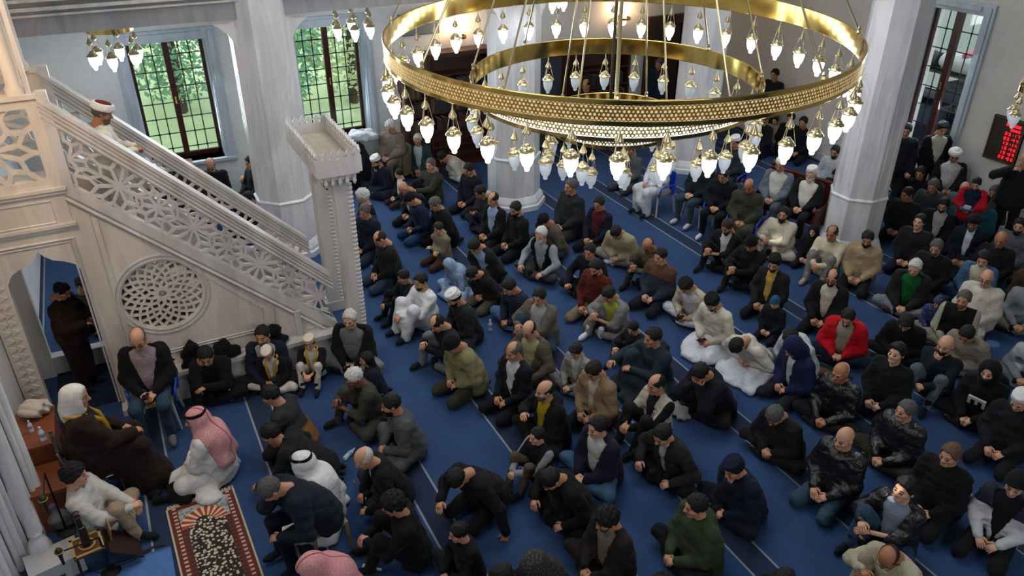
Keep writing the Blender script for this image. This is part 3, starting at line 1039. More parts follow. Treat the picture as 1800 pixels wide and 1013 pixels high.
def tier(R_, z0, z1, cell, back, nm):
    V_, F_ = ring_surface(R_ - .020, z0, z1)
    link('inner_band', fast_mesh('inner_band', V_, F_[:, ::-1], [BR]), ch)
    V_, F_ = ring_surface(R_ - .014, z0 + .01, z1 - .01)
    link('glow_backing', fast_mesh('glow_backing', V_, F_, [back]), ch)
    V_, F_ = pierced(R_, z0 + .035, z1 - .035, cell)
    link('pierced_band', fast_mesh('pierced_band', V_, F_, [brass(.34, '#d8b565')], smooth=True), ch)
    for a_, b_ in ((z0, z0 + .045), (z1 - .045, z1)):
        V_, F_ = ring_surface(R_ + .004, a_, b_)
        link('rim', fast_mesh('rim', V_, F_, [BR]), ch)
    for z_ in (z0, z1):
        m = MB(); m.tube([((R_ - .008) * math.cos(q), (R_ - .008) * math.sin(q), z_) for q in np.linspace(0, 2 * math.pi, 161)], .013, 6, False); m.build('edge_bead', BR, ch, True)
WARM_BACK = glow('#e6cf9f', .45)  # outer backing is no lamp; the light on it is put in as glow
LIT_BACK = glow('#f2f6ff', 1.3)
tier(3.216, 0, .264, .047, WARM_BACK, 'outer')
tier(2.057, -.607, -.371, .050, LIT_BACK, 'middle')
tier(.93, -1.14, -.93, .048, LIT_BACK, 'inner')
# lamp: finial, three chains, stepped cap, glass
m = MB()
m.lathe([(.006, 0), (.006, -.05), (.012, -.06), (.006, -.07), (.018, -.09), (.046, -.150), (.050, -.160), (.040, -.175), (.016, -.195)], n=12)
FINIAL = m.mesh('finial', brass(.30, '#d2c49c'), 35)
m = MB()
m.lathe([(.012, -.285), (.030, -.290), (.042, -.305), (.044, -.315), (.062, -.322), (.068, -.338), (.072, -.345), (.094, -.362), (.098, -.376), (.086, -.384), (.060, -.386)], n=16)
CAP = m.mesh('lamp_cap', brass(.30, '#d2c49c'), 35)
m = MB()
m.lathe([(.070, -.384), (.078, -.410), (.078, -.445), (.070, -.490), (.054, -.535), (.034, -.562), (.028, -.572), (.030, -.590), (.022, -.606), (.004, -.612)], n=16)
GLASS_LIT = m.mesh('lamp_glass', glow('#eef4ff', 11.0), True)
GLASS_OFF_GLOW = m.mesh('lamp_glass', plain('#b9bfc6', .25), True)
GLASS_OFF_GLOW.materials[0] = glow('#c9d2da', .25)  # unlit lamps: brightness put into the glass as a faint glow
GLASS_WARM = m.mesh('lamp_glass', glow('#ffd29a', 7.0), True)
m = MB()
for k_ in range(3):
    q = 2 * math.pi * k_ / 3 + .4
    m.tube([(.040 * math.cos(q), .040 * math.sin(q), -.165), (.085 * math.cos(q), .085 * math.sin(q), -.345), (.080 * math.cos(q), .080 * math.sin(q), -.40)], .0035, 4)
CHAIN = m.mesh('lamp_chain', brass(.30, '#d2c49c'), True)
def lamp(parent, loc, glass, sc=1.0):
    o = link('lamp', CAP, parent)
    o.location = loc
    o.scale = (sc,) * 3
    o.rotation_euler = (0, 0, random.uniform(0, 6.28))
    for nm, me in (('lamp_glass', glass), ('lamp_finial', FINIAL), ('lamp_chain', CHAIN)):
        link(nm, me, o)
for n_, R_, z_, gl in ((40, 3.205, -.005, GLASS_LIT), (26, 2.045, -.612, GLASS_OFF_GLOW), (12, .92, -1.145, GLASS_OFF_GLOW)):
    for i_ in range(n_):
        q = 2 * math.pi * (i_ + .35) / n_
        lamp(ch, (R_ * math.cos(q), R_ * math.sin(q), z_), gl)
# suspension rods and central pipes
for R_, z_, n_ in ((3.19, .26, 8), (2.03, -.37, 8), (.91, -.93, 4)):
    for i_ in range(n_):
        q = 2 * math.pi * (i_ + .25) / n_
        x_, y_ = R_ * math.cos(q), R_ * math.sin(q)
        m = MB(); m.tube([(x_, y_, z_ + .05), (x_ * .06, y_ * .06, 5.2)], .013, 6)
        m.lathe([(.02, 0), (.03, .02), (.02, .05), (.03, .07), (.015, .1)], (x_, y_, z_), 8)
        m.build('suspension_rod', brass(.30, '#d2c49c'), ch, 40)
for dx in (-.045, .045):
    m = MB(); m.tube([(dx, 0, -1.0), (dx, 0, 5.4)], .022, 8); m.build('central_pipe', brass(.30, '#d2c49c'), ch, True)
m = MB(); m.lathe([(.02, 5.0), (.22, 5.1), (.26, 5.3), (.10, 5.5)], n=24); m.build('hub', BR, ch, 40)

# small ring chandeliers of the aisles
def small_ring(x, y, z, R_, n_, label, gl):
    o = thing('small_chandelier', label, 'chandelier', (x, y, z), 0, 'small ring chandeliers in the aisles')
    m = MB()
    for a_, b_ in ((R_, R_ - .012),):
        m.lathe([(a_, 0), (a_, .09), (b_, .09), (b_, 0), (a_, 0)], n=40, cap=False)
    m.build('ring', BR, o, 40)
    for i_ in range(3):
        q = 2 * math.pi * i_ / 3
        m = MB(); m.tube([(R_ * math.cos(q), R_ * math.sin(q), .09), (0, 0, .75)], .006, 5); m.build('suspension_rod', BR, o)
    m = MB(); m.tube([(0, 0, .75), (0, 0, 5.2 - z)], .01, 6); m.build('stem', BR, o)
    for i_ in range(n_):
        q = 2 * math.pi * (i_ + .3) / n_
        lamp(o, (R_ * math.cos(q), R_ * math.sin(q), 0), gl, .95)
small_ring(.16, 14.7, 3.83, .36, 6, 'small brass ring of six lit lamps hanging left of the first window', GLASS_LIT)
small_ring(4.20, 14.7, 3.90, .34, 6, 'small brass ring of six lit lamps hanging before the second window', GLASS_LIT)
pp = at_y(985, -28, 14.2)
small_ring(pp[0], 14.7, pp[2], .34, 6, 'small brass ring of six lit lamps near the top edge above the middle ring', GLASS_LIT)
pp = at_x(1822, 162, 13.1)
small_ring(13.1, pp[1], pp[2], .26, 5, 'small brass ring of lamps hanging above the red clock', GLASS_OFF_GLOW)
# ------------------------------------------------------------------ people: figures grown from signed distances
f32 = np.float32
def A(*v):
    return np.array(v, dtype=f32)
def smin(a, b, k):
    h = np.clip(.5 + .5 * (b - a) / k, 0, 1)
    return b + (a - b) * h - k * h * (1 - h)
def rcone(P, a, b, ra, rb):
    ba = b - a
    q = P - a
    t = np.clip((q @ ba) / max(float(ba @ ba), 1e-8), 0, 1)
    return np.linalg.norm(q - t[:, None] * ba, axis=1) - (ra + (rb - ra) * t)
def ellip(P, c, r):
    q = (P - c) / r
    n = np.linalg.norm(q, axis=1)
    return (n - 1) * min(r)
def surface(fn, lo, hi, h):
    """surface nets of fn over the box lo..hi -> verts, quads"""
    lo = np.asarray(lo, f32)
    n = np.maximum(np.ceil((np.asarray(hi) - lo) / h).astype(int) + 1, 3)
    ax = [lo[i] + h * np.arange(n[i], dtype=f32) for i in range(3)]
    G = np.stack(np.meshgrid(*ax, indexing='ij'), -1).reshape(-1, 3).astype(f32)
    D = fn(G).reshape(n).astype(f32)
    D[0], D[-1] = np.maximum(D[0], .001), np.maximum(D[-1], .001)
    D[:, 0], D[:, -1] = np.maximum(D[:, 0], .001), np.maximum(D[:, -1], .001)
    D[:, :, 0], D[:, :, -1] = np.maximum(D[:, :, 0], .001), np.maximum(D[:, :, -1], .001)
    S = D < 0
    nc = n - 1
    acc = np.zeros(tuple(nc) + (3,), f32)
    cnt = np.zeros(tuple(nc), f32)
    sl = lambda o: tuple(slice(o[i], o[i] + nc[i]) for i in range(3))
    for axis in range(3):
        others = [i for i in range(3) if i != axis]
        for u in (0, 1):
            for v in (0, 1):
                o0 = [0, 0, 0]
                o0[others[0]], o0[others[1]] = u, v
                o1 = list(o0)
                o1[axis] = 1
                d0, d1 = D[sl(o0)], D[sl(o1)]
                x = S[sl(o0)] != S[sl(o1)]
                t = np.where(x, d0 / np.where(x, d0 - d1, 1), 0)
                cnt += x
                for i in range(3):
                    acc[..., i] += np.where(x, o0[i] + (t if i == axis else 0), 0)
    act = cnt > 0
    idx = np.full(tuple(nc), -1, np.int32)
    idx[act] = np.arange(act.sum(), dtype=np.int32)
    cells = np.argwhere(act).astype(f32)
    V = lo + h * (cells + acc[act] / cnt[act][:, None])
    quads = []
    for axis in range(3):
        b, c = (axis + 1) % 3, (axis + 2) % 3
        s0, s1 = [slice(None)] * 3, [slice(None)] * 3
        s0[axis], s1[axis] = slice(0, n[axis] - 1), slice(1, n[axis])
        x = S[tuple(s0)] != S[tuple(s1)]
        flip = S[tuple(s0)]
        e = np.argwhere(x)
        e = e[(e[:, b] > 0) & (e[:, c] > 0) & (e[:, b] < n[b] - 1) & (e[:, c] < n[c] - 1)]
        if not len(e):
            continue
        fl_ = flip[tuple(e.T)]
        def at(db, dc):
            q = e.copy()
            q[:, b] -= db
            q[:, c] -= dc
            return idx[tuple(q.T)]
        q = np.stack([at(1, 1), at(0, 1), at(0, 0), at(1, 0)], 1)
        q[~fl_] = q[~fl_][:, ::-1]
        quads.append(q)
    if not quads:
        return np.zeros((0, 3), f32), np.zeros((0, 4), np.int32)
    return V, np.concatenate(quads)

# ---- head templates, origin at the middle of the head, looking along +x
def head_sdf(P, face=0):
    ay = P * A(1, 1, 1)
    ay[:, 1] = np.abs(ay[:, 1])
    wide = (.0, .005, -.004)[face]
    d = ellip(P, A(-.014, 0, .032), A(.098, .077 + wide, .090))
    d = smin(d, ellip(P, A(.030, 0, -.035), A(.064, .058 + wide, .082)), .035)
    d = smin(d, ellip(P, A(.066, 0, -.094), A(.024, .028, .022)), .03)
    d = smin(d, ellip(ay, A(.052, .044, -.022), A(.03, .022, .022)), .02)
    d = smin(d, rcone(ay, A(.083, .010, .022), A(.070, .046, .022), .011, .009), .012)
    d = smin(d, rcone(P, A(.090, 0, .012), A(.112, 0, -.026), .009, .0135), .008)
    d = smin(d, rcone(ay, A(.104, 0, -.031), A(.096, .014, -.032), .009, .007), .006)
    d = -smin(-d, ellip(ay, A(.098, .031, .000), A(.016, .017, .011)), .008)
    d = smin(d, ellip(ay, A(.078, .031, .001), A(.0125, .013, .010)), .003)
    d = smin(d, rcone(ay, A(.091, 0, -.056), A(.082, .020, -.058), .0085, .005), .006)
    ear = ellip(ay, A(-.008, .081 + wide, -.002), A(.021, .010, .032))
    d = smin(d, ear, .008)
    d = smin(d, rcone(P, A(-.018, 0, -.05), A(-.040, 0, -.19), .056, .062), .03)
    return d
def head_template(h, face):
    V, Q = surface(lambda P: head_sdf(P, face), (-.13, -.11, -.2), (.14, .11, .14), h)
    C = V[Q].mean(1)
    ay = np.abs(C[:, 1])
    m = np.zeros(len(Q), np.int32)
    front = C[:, 0] > .055
    m[front & (ay > .018) & (ay < .044) & (np.abs(C[:, 2] - .001) < .0065)] = 1
    m[front & (ay > .012) & (ay < .052) & (np.abs(C[:, 2] - .028) < .0045)] = 2
    m[front & (ay < .024) & (np.abs(C[:, 2] + .057) < .0065)] = 3
    return V, Q, m
HEADS = {(lv, fc): head_template((.0085, .0125)[lv], fc) for lv in (0, 1) for fc in (0, 1, 2)}
def rough(P, amp, freq, seed=0):
    r = np.random.default_rng(seed)
    o = 0
    for _ in range(4):
        w = r.normal(size=3).astype(f32)
        w *= freq * r.uniform(.7, 1.5) / np.linalg.norm(w)
        o = o + np.sin(P @ w + r.uniform(0, 6.28))
    return amp * o / 2
def skull(P, off):
    return ellip(P, A(-.014, 0, .032), A(.098 + off, .077 + off, .090 + off))
def hair_short(P):
    d = skull(P, .0095) - np.abs(rough(P, .006, 110, 1))
    return np.maximum(d, -(P[:, 2] - P[:, 0] - .004 + .030 * np.clip((np.abs(P[:, 1]) - .045) / .02, 0, 1) + rough(P, .006, 130, 8)) * .7)
def hair_quiff(P):
    d = smin(skull(P, .014), ellip(P, A(.02, 0, .105), A(.075, .062, .035)), .03) - np.abs(rough(P, .006, 80, 2))
    return np.maximum(d, -(P[:, 2] - P[:, 0] - .004 + .026 * np.clip((np.abs(P[:, 1]) - .045) / .02, 0, 1) + rough(P, .006, 130, 9)) * .7)
def hair_curly(P):
    d = skull(P, .024) + rough(P, .009, 120, 3)
    return np.maximum(d, -(P[:, 2] - P[:, 0] + .03) * .7)
def hair_balding(P):
    d = skull(P, .0065) - np.abs(rough(P, .003, 110, 4))
    d = np.maximum(d, -(P[:, 2] - P[:, 0] + .02) * .7)
    return np.maximum(d, -ellip(P, A(.035, 0, .12), A(.105, .062, .075)) + rough(P, .006, 120, 12))
def hair_ring(P):
    d = skull(P, .006)
    d = np.maximum(d, -(P[:, 2] - P[:, 0] * 1.0 + .02) * .7)
    return np.maximum(d, P[:, 2] - .045 + .5 * P[:, 0])
def hair_long(P):
    d = smin(skull(P, .022), rcone(P, A(-.05, 0, .02), A(-.065, 0, -.17), .085, .075), .05) + rough(P, .004, 90, 5)
    return np.maximum(d, np.minimum(P[:, 0] - .03, -(P[:, 2] - P[:, 0] - .015)) * .8)
def cap_kufi(P):
    d = np.maximum(skull(P, .016), P[:, 2] - .136)
    d = smin(d, np.maximum(np.hypot(P[:, 0] / 1.22 + .010, P[:, 1]) - .084, np.abs(P[:, 2] - .090) - .036), .015)
    return np.maximum(d, -(P[:, 2] - .28 * P[:, 0] - .045))
def cap_beanie(P):
    d = smin(skull(P, .019), ellip(P, A(-.03, 0, .10), A(.07, .06, .05)), .03) + rough(P, .0015, 150, 6)
    rim = np.maximum(skull(P, .026), np.abs(P[:, 2] - .55 * P[:, 0] - .020) - .014)
    return np.minimum(np.maximum(d, -(P[:, 2] - .55 * P[:, 0] - .005) * .85), rim)
def cap_peak(P):
    d = np.maximum(skull(P, .016), -(P[:, 2] - .2 * P[:, 0] - .035))
    return np.minimum(d, np.maximum(ellip(P, A(.105, 0, .052), A(.075, .07, .012)), -(P[:, 0] - .05)))
def turban(P):
    d = np.maximum(skull(P, .022), -(P[:, 2] - .25 * P[:, 0] - .03))
    for z, r in ((.052, .094), (.078, .092), (.100, .074)):
        q = np.hypot(np.hypot(P[:, 0] / 1.2 + .012, P[:, 1]) - r, (P[:, 2] - .2 * P[:, 0] - z) * 1.0) - .019
        d = smin(d, q, .008)
    return d
def imam_turban(P):
    return smin(np.maximum(np.hypot(P[:, 0] / 1.15 + .008, P[:, 1]) - .108, np.abs(P[:, 2] - .090) - .038) + .0,
                np.hypot(np.hypot(P[:, 0] / 1.15 + .008, P[:, 1]) - .098, (P[:, 2] - .075) * .6) - .020, .012)
def fez_top(P):
    return np.maximum(np.hypot(P[:, 0] / 1.15 + .008, P[:, 1]) - .080, np.abs(P[:, 2] - .116) - .022)
def kumma_cap(P):
    d = np.maximum(np.hypot(P[:, 0] / 1.18 + .010, P[:, 1]) - .092 + .12 * np.maximum(P[:, 2] - .09, 0), np.abs(P[:, 2] - .095) - .045)
    return smin(d, ellip(P, A(-.012, 0, .13), A(.10, .085, .025)), .01)
def beard_full(P):
    ay = P.copy()
    ay[:, 1] = np.abs(ay[:, 1])
    d = ellip(P, A(.034, 0, -.042), A(.072, .066, .088))
    d = smin(d, ellip(P, A(.062, 0, -.112), A(.034, .036, .036)), .03) + rough(P, .003, 110, 7)
    d = np.maximum(d, P[:, 2] + .036 + .55 * (P[:, 0] - .06) * (P[:, 0] > .06) - .75 * np.maximum(.04 - P[:, 0], 0))
    d = np.maximum(d, -ellip(ay, A(.105, 0, -.056), A(.03, .017, .009)))
    return np.maximum(d, -(P[:, 0] + .004))
def beard_short(P):
    d = ellip(P, A(.031, 0, -.037), A(.0685, .062, .0855))
    d = smin(d, ellip(P, A(.066, 0, -.096), A(.027, .031, .026)), .03)
    d = np.maximum(d, P[:, 2] + .042 - .75 * np.maximum(.04 - P[:, 0], 0))
    ay = P.copy()
    ay[:, 1] = np.abs(ay[:, 1])
    d = np.maximum(d, -ellip(ay, A(.105, 0, -.056), A(.03, .020, .011)))
    return np.maximum(d, -(P[:, 0] + .002))
def moustache(P):
    ay = P.copy()
    ay[:, 1] = np.abs(ay[:, 1])
    return rcone(ay, A(.099, 0, -.044), A(.082, .027, -.052), .007, .005)
def agal(P):
    q = np.minimum(*[np.hypot(np.hypot(P[:, 0] / 1.16 + .012, P[:, 1]) - .094, P[:, 2] - .1 * P[:, 0] - z) - .010 for z in (.086, .106)])
    return q
_tpl = {}
def headwear_mesh(fn, mat):
    key = (fn.__name__, mat.name)
    if key not in _tpl:
        h = .0095 if fn not in (moustache,) else .006
        V, Q = surface(fn, (-.19, -.17, -.27), (.20, .17, .20), h)
        _tpl[key] = fast_mesh(fn.__name__, V, Q, [mat])
    return _tpl[key]
def glasses_mesh():
    if 'glasses' not in _tpl:
        m = MB()
        for s in (-1, 1):
            m.tube([(.106, s * .033 + .022 * math.cos(a), .001 + .016 * math.sin(a)) for a in np.linspace(0, 2 * math.pi, 11)], .0028, 5, False)
            m.tube([(.104, s * .055, .006), (.05, s * .080, .008), (-.01, s * .086, .006)], .0026, 5)
        m.tube([(.108, -.011, .004), (.112, 0, .007), (.108, .011, .004)], .0026, 5)
        _tpl['glasses'] = m.mesh('glasses', plain('#0c0c0e', .3), True)
    return _tpl['glasses']

# ---- hand: palm and five bent fingers, wrist at the origin, fingers along +x, back of the hand +z, thumb towards +y
def hand_template(curl):
    m = MB()
    m.tube([(-.03, 0, 0), (.0, 0, 0), (.03, .0, .002), (.065, -.002, .003), (.09, -.002, .0)], [.024, .026, .036, .040, .034], 8, True, .48)
    for k, (y, L) in enumerate(((.030, .068), (.010, .077), (-.011, .071), (-.030, .055))):
        a, p, pts, rr = .10 + .1 * k * .3, np.array([.078, y, .001]), [], []
        for j, fr in enumerate((0, .45, .30, .25)):
            p = p + L * fr * np.array([math.cos(a), 0, -math.sin(a)])
            pts.append(p.copy())
            rr.append((.0098, .0092, .0084, .0058)[j])
            a += curl
        m.tube(pts, rr, 6)
    m.tube([(.018, .026, -.004), (.045, .052, -.010), (.068, .060, -.018), (.088, .058, -.026)], [.015, .0125, .011, .007], 6)
    V = np.array(m.v, f32)
    F = []
    for f in m.f:
        if len(f) == 4:
            F.append(f)
        else:
            for i in range(1, len(f) - 1, 2):
                F.append((f[0], f[i], f[i + 1], f[min(i + 2, len(f) - 1)]) if i + 2 < len(f) else (f[0], f[i], f[i + 1], f[i + 1]))
    return V, np.array(F, np.int32)
HANDS = {'relaxed': hand_template(.45), 'fist': hand_template(1.05), 'flat': hand_template(.14)}
for k_, (V_, F_) in list(HANDS.items()):       # degenerate quads out: split all into triangles
    T = np.concatenate([F_[:, [0, 1, 2]], F_[:, [0, 2, 3]]])
    T = T[(T[:, 0] != T[:, 1]) & (T[:, 1] != T[:, 2]) & (T[:, 0] != T[:, 2])]
    HANDS[k_] = (V_, T)
def foot_sdf(P):
    d = rcone(P, A(0, 0, .0), A(.13, 0, -.028), .040, .034)
    d = smin(d, rcone(P, A(.10, 0, -.03), A(.17, .006, -.036), .036, .024), .03)
    d = smin(d, ellip(P, A(-.035, 0, -.02), A(.035, .032, .035)), .03)
    return smin(d, rcone(P, A(-.01, 0, 0), A(-.02, 0, .10), .042, .046), .02)
FOOT = surface(foot_sdf, (-.1, -.07, -.09), (.23, .07, .13), .016)
_foot = {}
def foot_mesh(mat):
    if mat.name not in _foot:
        _foot[mat.name] = fast_mesh('sock', FOOT[0], FOOT[1], [mat])
    return _foot[mat.name]

# ---- poses: joints in metres, person looks along +x, left is +y
def pose_joints(pose):
    J = {}
    s = lambda n, x, y, z: J.update({n + 'L': np.array([x, y, z], float), n + 'R': np.array([x, -y, z], float)})
    if pose == 'K':                          # kneeling, sitting on the heels
        J['pel'] = np.array([-.02, 0, .21]); s('hip', -.01, .10, .22); s('kne', .40, .17, .085); s('ank', -.06, .12, .065); s('toe', -.24, .09, .045)
        s('wri', .25, .10, .255); J['lean'] = 6
    elif pose in ('X', 'XH', 'XL'):          # cross-legged
        J['pel'] = np.array([0, 0, .13]); s('hip', .02, .10, .13); s('kne', .27, .36, .16)
        J['ankL'] = np.array([.33, -.08, .065]); J['ankR'] = np.array([.25, .10, .06]); J['toeL'] = np.array([.27, -.26, .05]); J['toeR'] = np.array([.20, .27, .05])
        s('wri', .33, .07, .19); J['lean'] = 12
        if pose == 'XH': J['wriR'] = np.array([.20, -.05, .55])
        if pose == 'XL': s('wri', .36, .24, .24)
    elif pose in ('U', 'UH'):                # one knee drawn up
        J['pel'] = np.array([0, 0, .13]); s('hip', .02, .10, .13); J['kneL'] = np.array([.27, .33, .15]); J['ankL'] = np.array([.30, -.07, .06]); J['toeL'] = np.array([.22, -.22, .05])
        J['kneR'] = np.array([.30, -.19, .45]); J['ankR'] = np.array([.42, -.20, .075]); J['toeR'] = np.array([.58, -.21, .045])
        J['wriR'] = np.array([.40, -.16, .42]); J['wriL'] = np.array([.40, -.05, .36]); J['lean'] = 8
        if pose == 'UH': J['wriR'] = np.array([.17, -.06, .56])
    elif pose == 'UU':                       # both knees drawn up
        J['pel'] = np.array([0, 0, .13]); s('hip', .02, .10, .13); s('kne', .33, .15, .46); s('ank', .46, .13, .075); s('toe', .62, .14, .045)
        s('wri', .46, .05, .36); J['lean'] = 6
    elif pose in ('C', 'CH'):                # on a chair
        J['pel'] = np.array([0, 0, .52]); s('hip', .02, .10, .52); s('kne', .43, .14, .51); s('ank', .40, .14, .10); s('toe', .56, .16, .045)
        s('wri', .30, .08, .62); J['lean'] = 2
    elif pose == 'S':                        # standing
        J['pel'] = np.array([0, 0, .96]); s('hip', 0, .10, .93); s('kne', .03, .11, .50); s('ank', 0, .11, .085); s('toe', .15, .13, .045)
        s('wri', .12, .24, .86); J['lean'] = 1
    elif pose == 'SP':                       # standing, both hands raised in front
        J = pose_joints('S'); J['wriL'] = np.array([.30, .08, 1.15]); J['wriR'] = np.array([.30, -.08, 1.15])
    return J
def rot_y(v, deg):
    a = math.radians(deg)
    return np.array([v[0] * math.cos(a) + v[2] * math.sin(a), v[1], -v[0] * math.sin(a) + v[2] * math.cos(a)])
def ik(S, W, L1, L2, hint):
    d = W - S
    D = np.linalg.norm(d)
    if D > (L1 + L2) * .985:
        W = S + d / D * (L1 + L2) * .985
        d = W - S
        D = np.linalg.norm(d)
    a = (L1 * L1 - L2 * L2 + D * D) / (2 * D)
    h = math.sqrt(max(L1 * L1 - a * a, 1e-6))
    u = d / D
    n = hint - u * (hint @ u)
    n /= np.linalg.norm(n) + 1e-9
    return S + u * a + n * h, W
def frame(fwd, up):
    f = np.array(fwd, float)
    f /= np.linalg.norm(f)
    u = np.array(up, float)
    u -= f * (f @ u)
    u /= np.linalg.norm(u)
    return np.stack([f, np.cross(u, f), u], 1)      # columns: forward, left, up
SKIN = {'a': '#a97a5c', 'b': '#966545', 'c': '#b6876a', 'd': '#6f4630', 'p': '#bf9275'}
HAIRC = {'k': '#0d0c0c', 'b': '#251b15', 'g': '#4c4a48', 'w': '#b9b9b6', 'l': '#5a4230'}
HAIRF = {'s': hair_short, 'q': hair_quiff, 'c': hair_curly, 'b': hair_balding, 'r': hair_ring, 'l': hair_long}
PEOPLE = []
NUDGE = {3: (0.0, -0.15), 4: (-0.02, 0), 5: (-0.13, 0.05), 6: (0.03, -0.05), 7: (-0.14, -0.19), 8: (-0.0, -0.15), 9: (-0.05, 0.1), 10: (0.06, -0.08), 11: (0.16, -0.18), 13: (-0.06, 0.13), 14: (0.06, -0.13), 15: (0.16, -0.02), 16: (0.14, 0.0), 17: (0.04, -0.06), 18: (-0.1, -0.05), 20: (0.0, 0.13), 22: (0.07, 0.04), 23: (-0.05, -0.11), 24: (0.07, -0.01), 29: (0.04, -0.21), 30: (0.06, -0.21), 34: (-0.06, 0.09), 35: (0.06, -0.09), 37: (-0.08, 0.1), 38: (0.01, 0.05), 39: (0.03, 0.01), 40: (-0.04, 0.01), 41: (0.01, -0.02), 42: (-0.08, -0.05), 43: (0.15, -0.1), 46: (-0.01, 0.06), 47: (0.01, -0.06), 50: (0.03, 0.1), 51: (-0.05, -0.02), 52: (-0.03, 0.12), 53: (-0.08, -0.0), 54: (0.14, -0.07), 55: (-0.03, -0.03), 57: (-0.03, -0.24), 58: (0.03, 0.24), 60: (-0.03, 0.04), 62: (0.03, -0.04), 64: (-0.01, 0.02), 65: (0.02, 0.0), 66: (-0.02, 0.01), 67: (0.01, 0.07), 68: (0.01, -0.02), 69: (0.08, 0.17), 70: (-0.09, -0.04), 71: (-0.08, -0.05), 73: (0.01, 0.08), 74: (-0.01, -0.08), 75: (-0.0, -0.06), 77: (0.0, 0.06), 81: (-0.03, 0.06), 82: (0.06, 0.02), 83: (-0.05, -0.03), 84: (0.03, -0.05), 88: (0.15, 0.01), 89: (-0.08, 0.11), 91: (-0.12, 0.2), 92: (-0.09, -0.01), 93: (0.19, 0.05), 94: (-0.23, -0.05), 95: (-0.14, 0.03), 96: (0.03, 0.14), 98: (0.04, 0.14), 99: (-0.05, -0.13), 100: (0.11, -0.21), 101: (-0.23, -0.06), 102: (0.0, 0.02), 103: (0.1, -0.07), 104: (-0.23, -0.07), 105: (-0.03, 0.09), 106: (0.13, -0.05), 107: (0.12, -0.01), 108: (-0.24, 0.01), 109: (0.11, -0.21), 110: (0.15, -0.07), 111: (0.09, -0.18), 112: (-0.17, 0.04), 113: (0.16, 0.08), 114: (0.08, -0.06), 115: (-0.03, -0.06), 116: (-0.04, 0.19), 117: (0.02, -0.24), 122: (0.01, 0.01), 123: (-0.01, -0.01), 125: (-0.01, -0.07), 127: (-0.03, 0.16), 128: (0.03, 0.02), 130: (0.0, 0.07), 131: (-0.0, -0.24), 133: (-0.02, 0.03), 134: (0.03, -0.02), 138: (0.0, 0.01), 141: (-0.05, 0.24), 142: (-0.07, -0.23), 143: (0, 0.05), 144: (-0.06, -0.01), 147: (0, 0.04), 148: (0.1, -0.03), 149: (-0.05, -0.16), 150: (-0.15, 0.19), 151: (-0.0, -0.07), 152: (0, 0.21), 153: (-0.04, 0.02), 155: (-0.02, -0.07), 156: (0.06, 0.05), 157: (0, 0.12)}
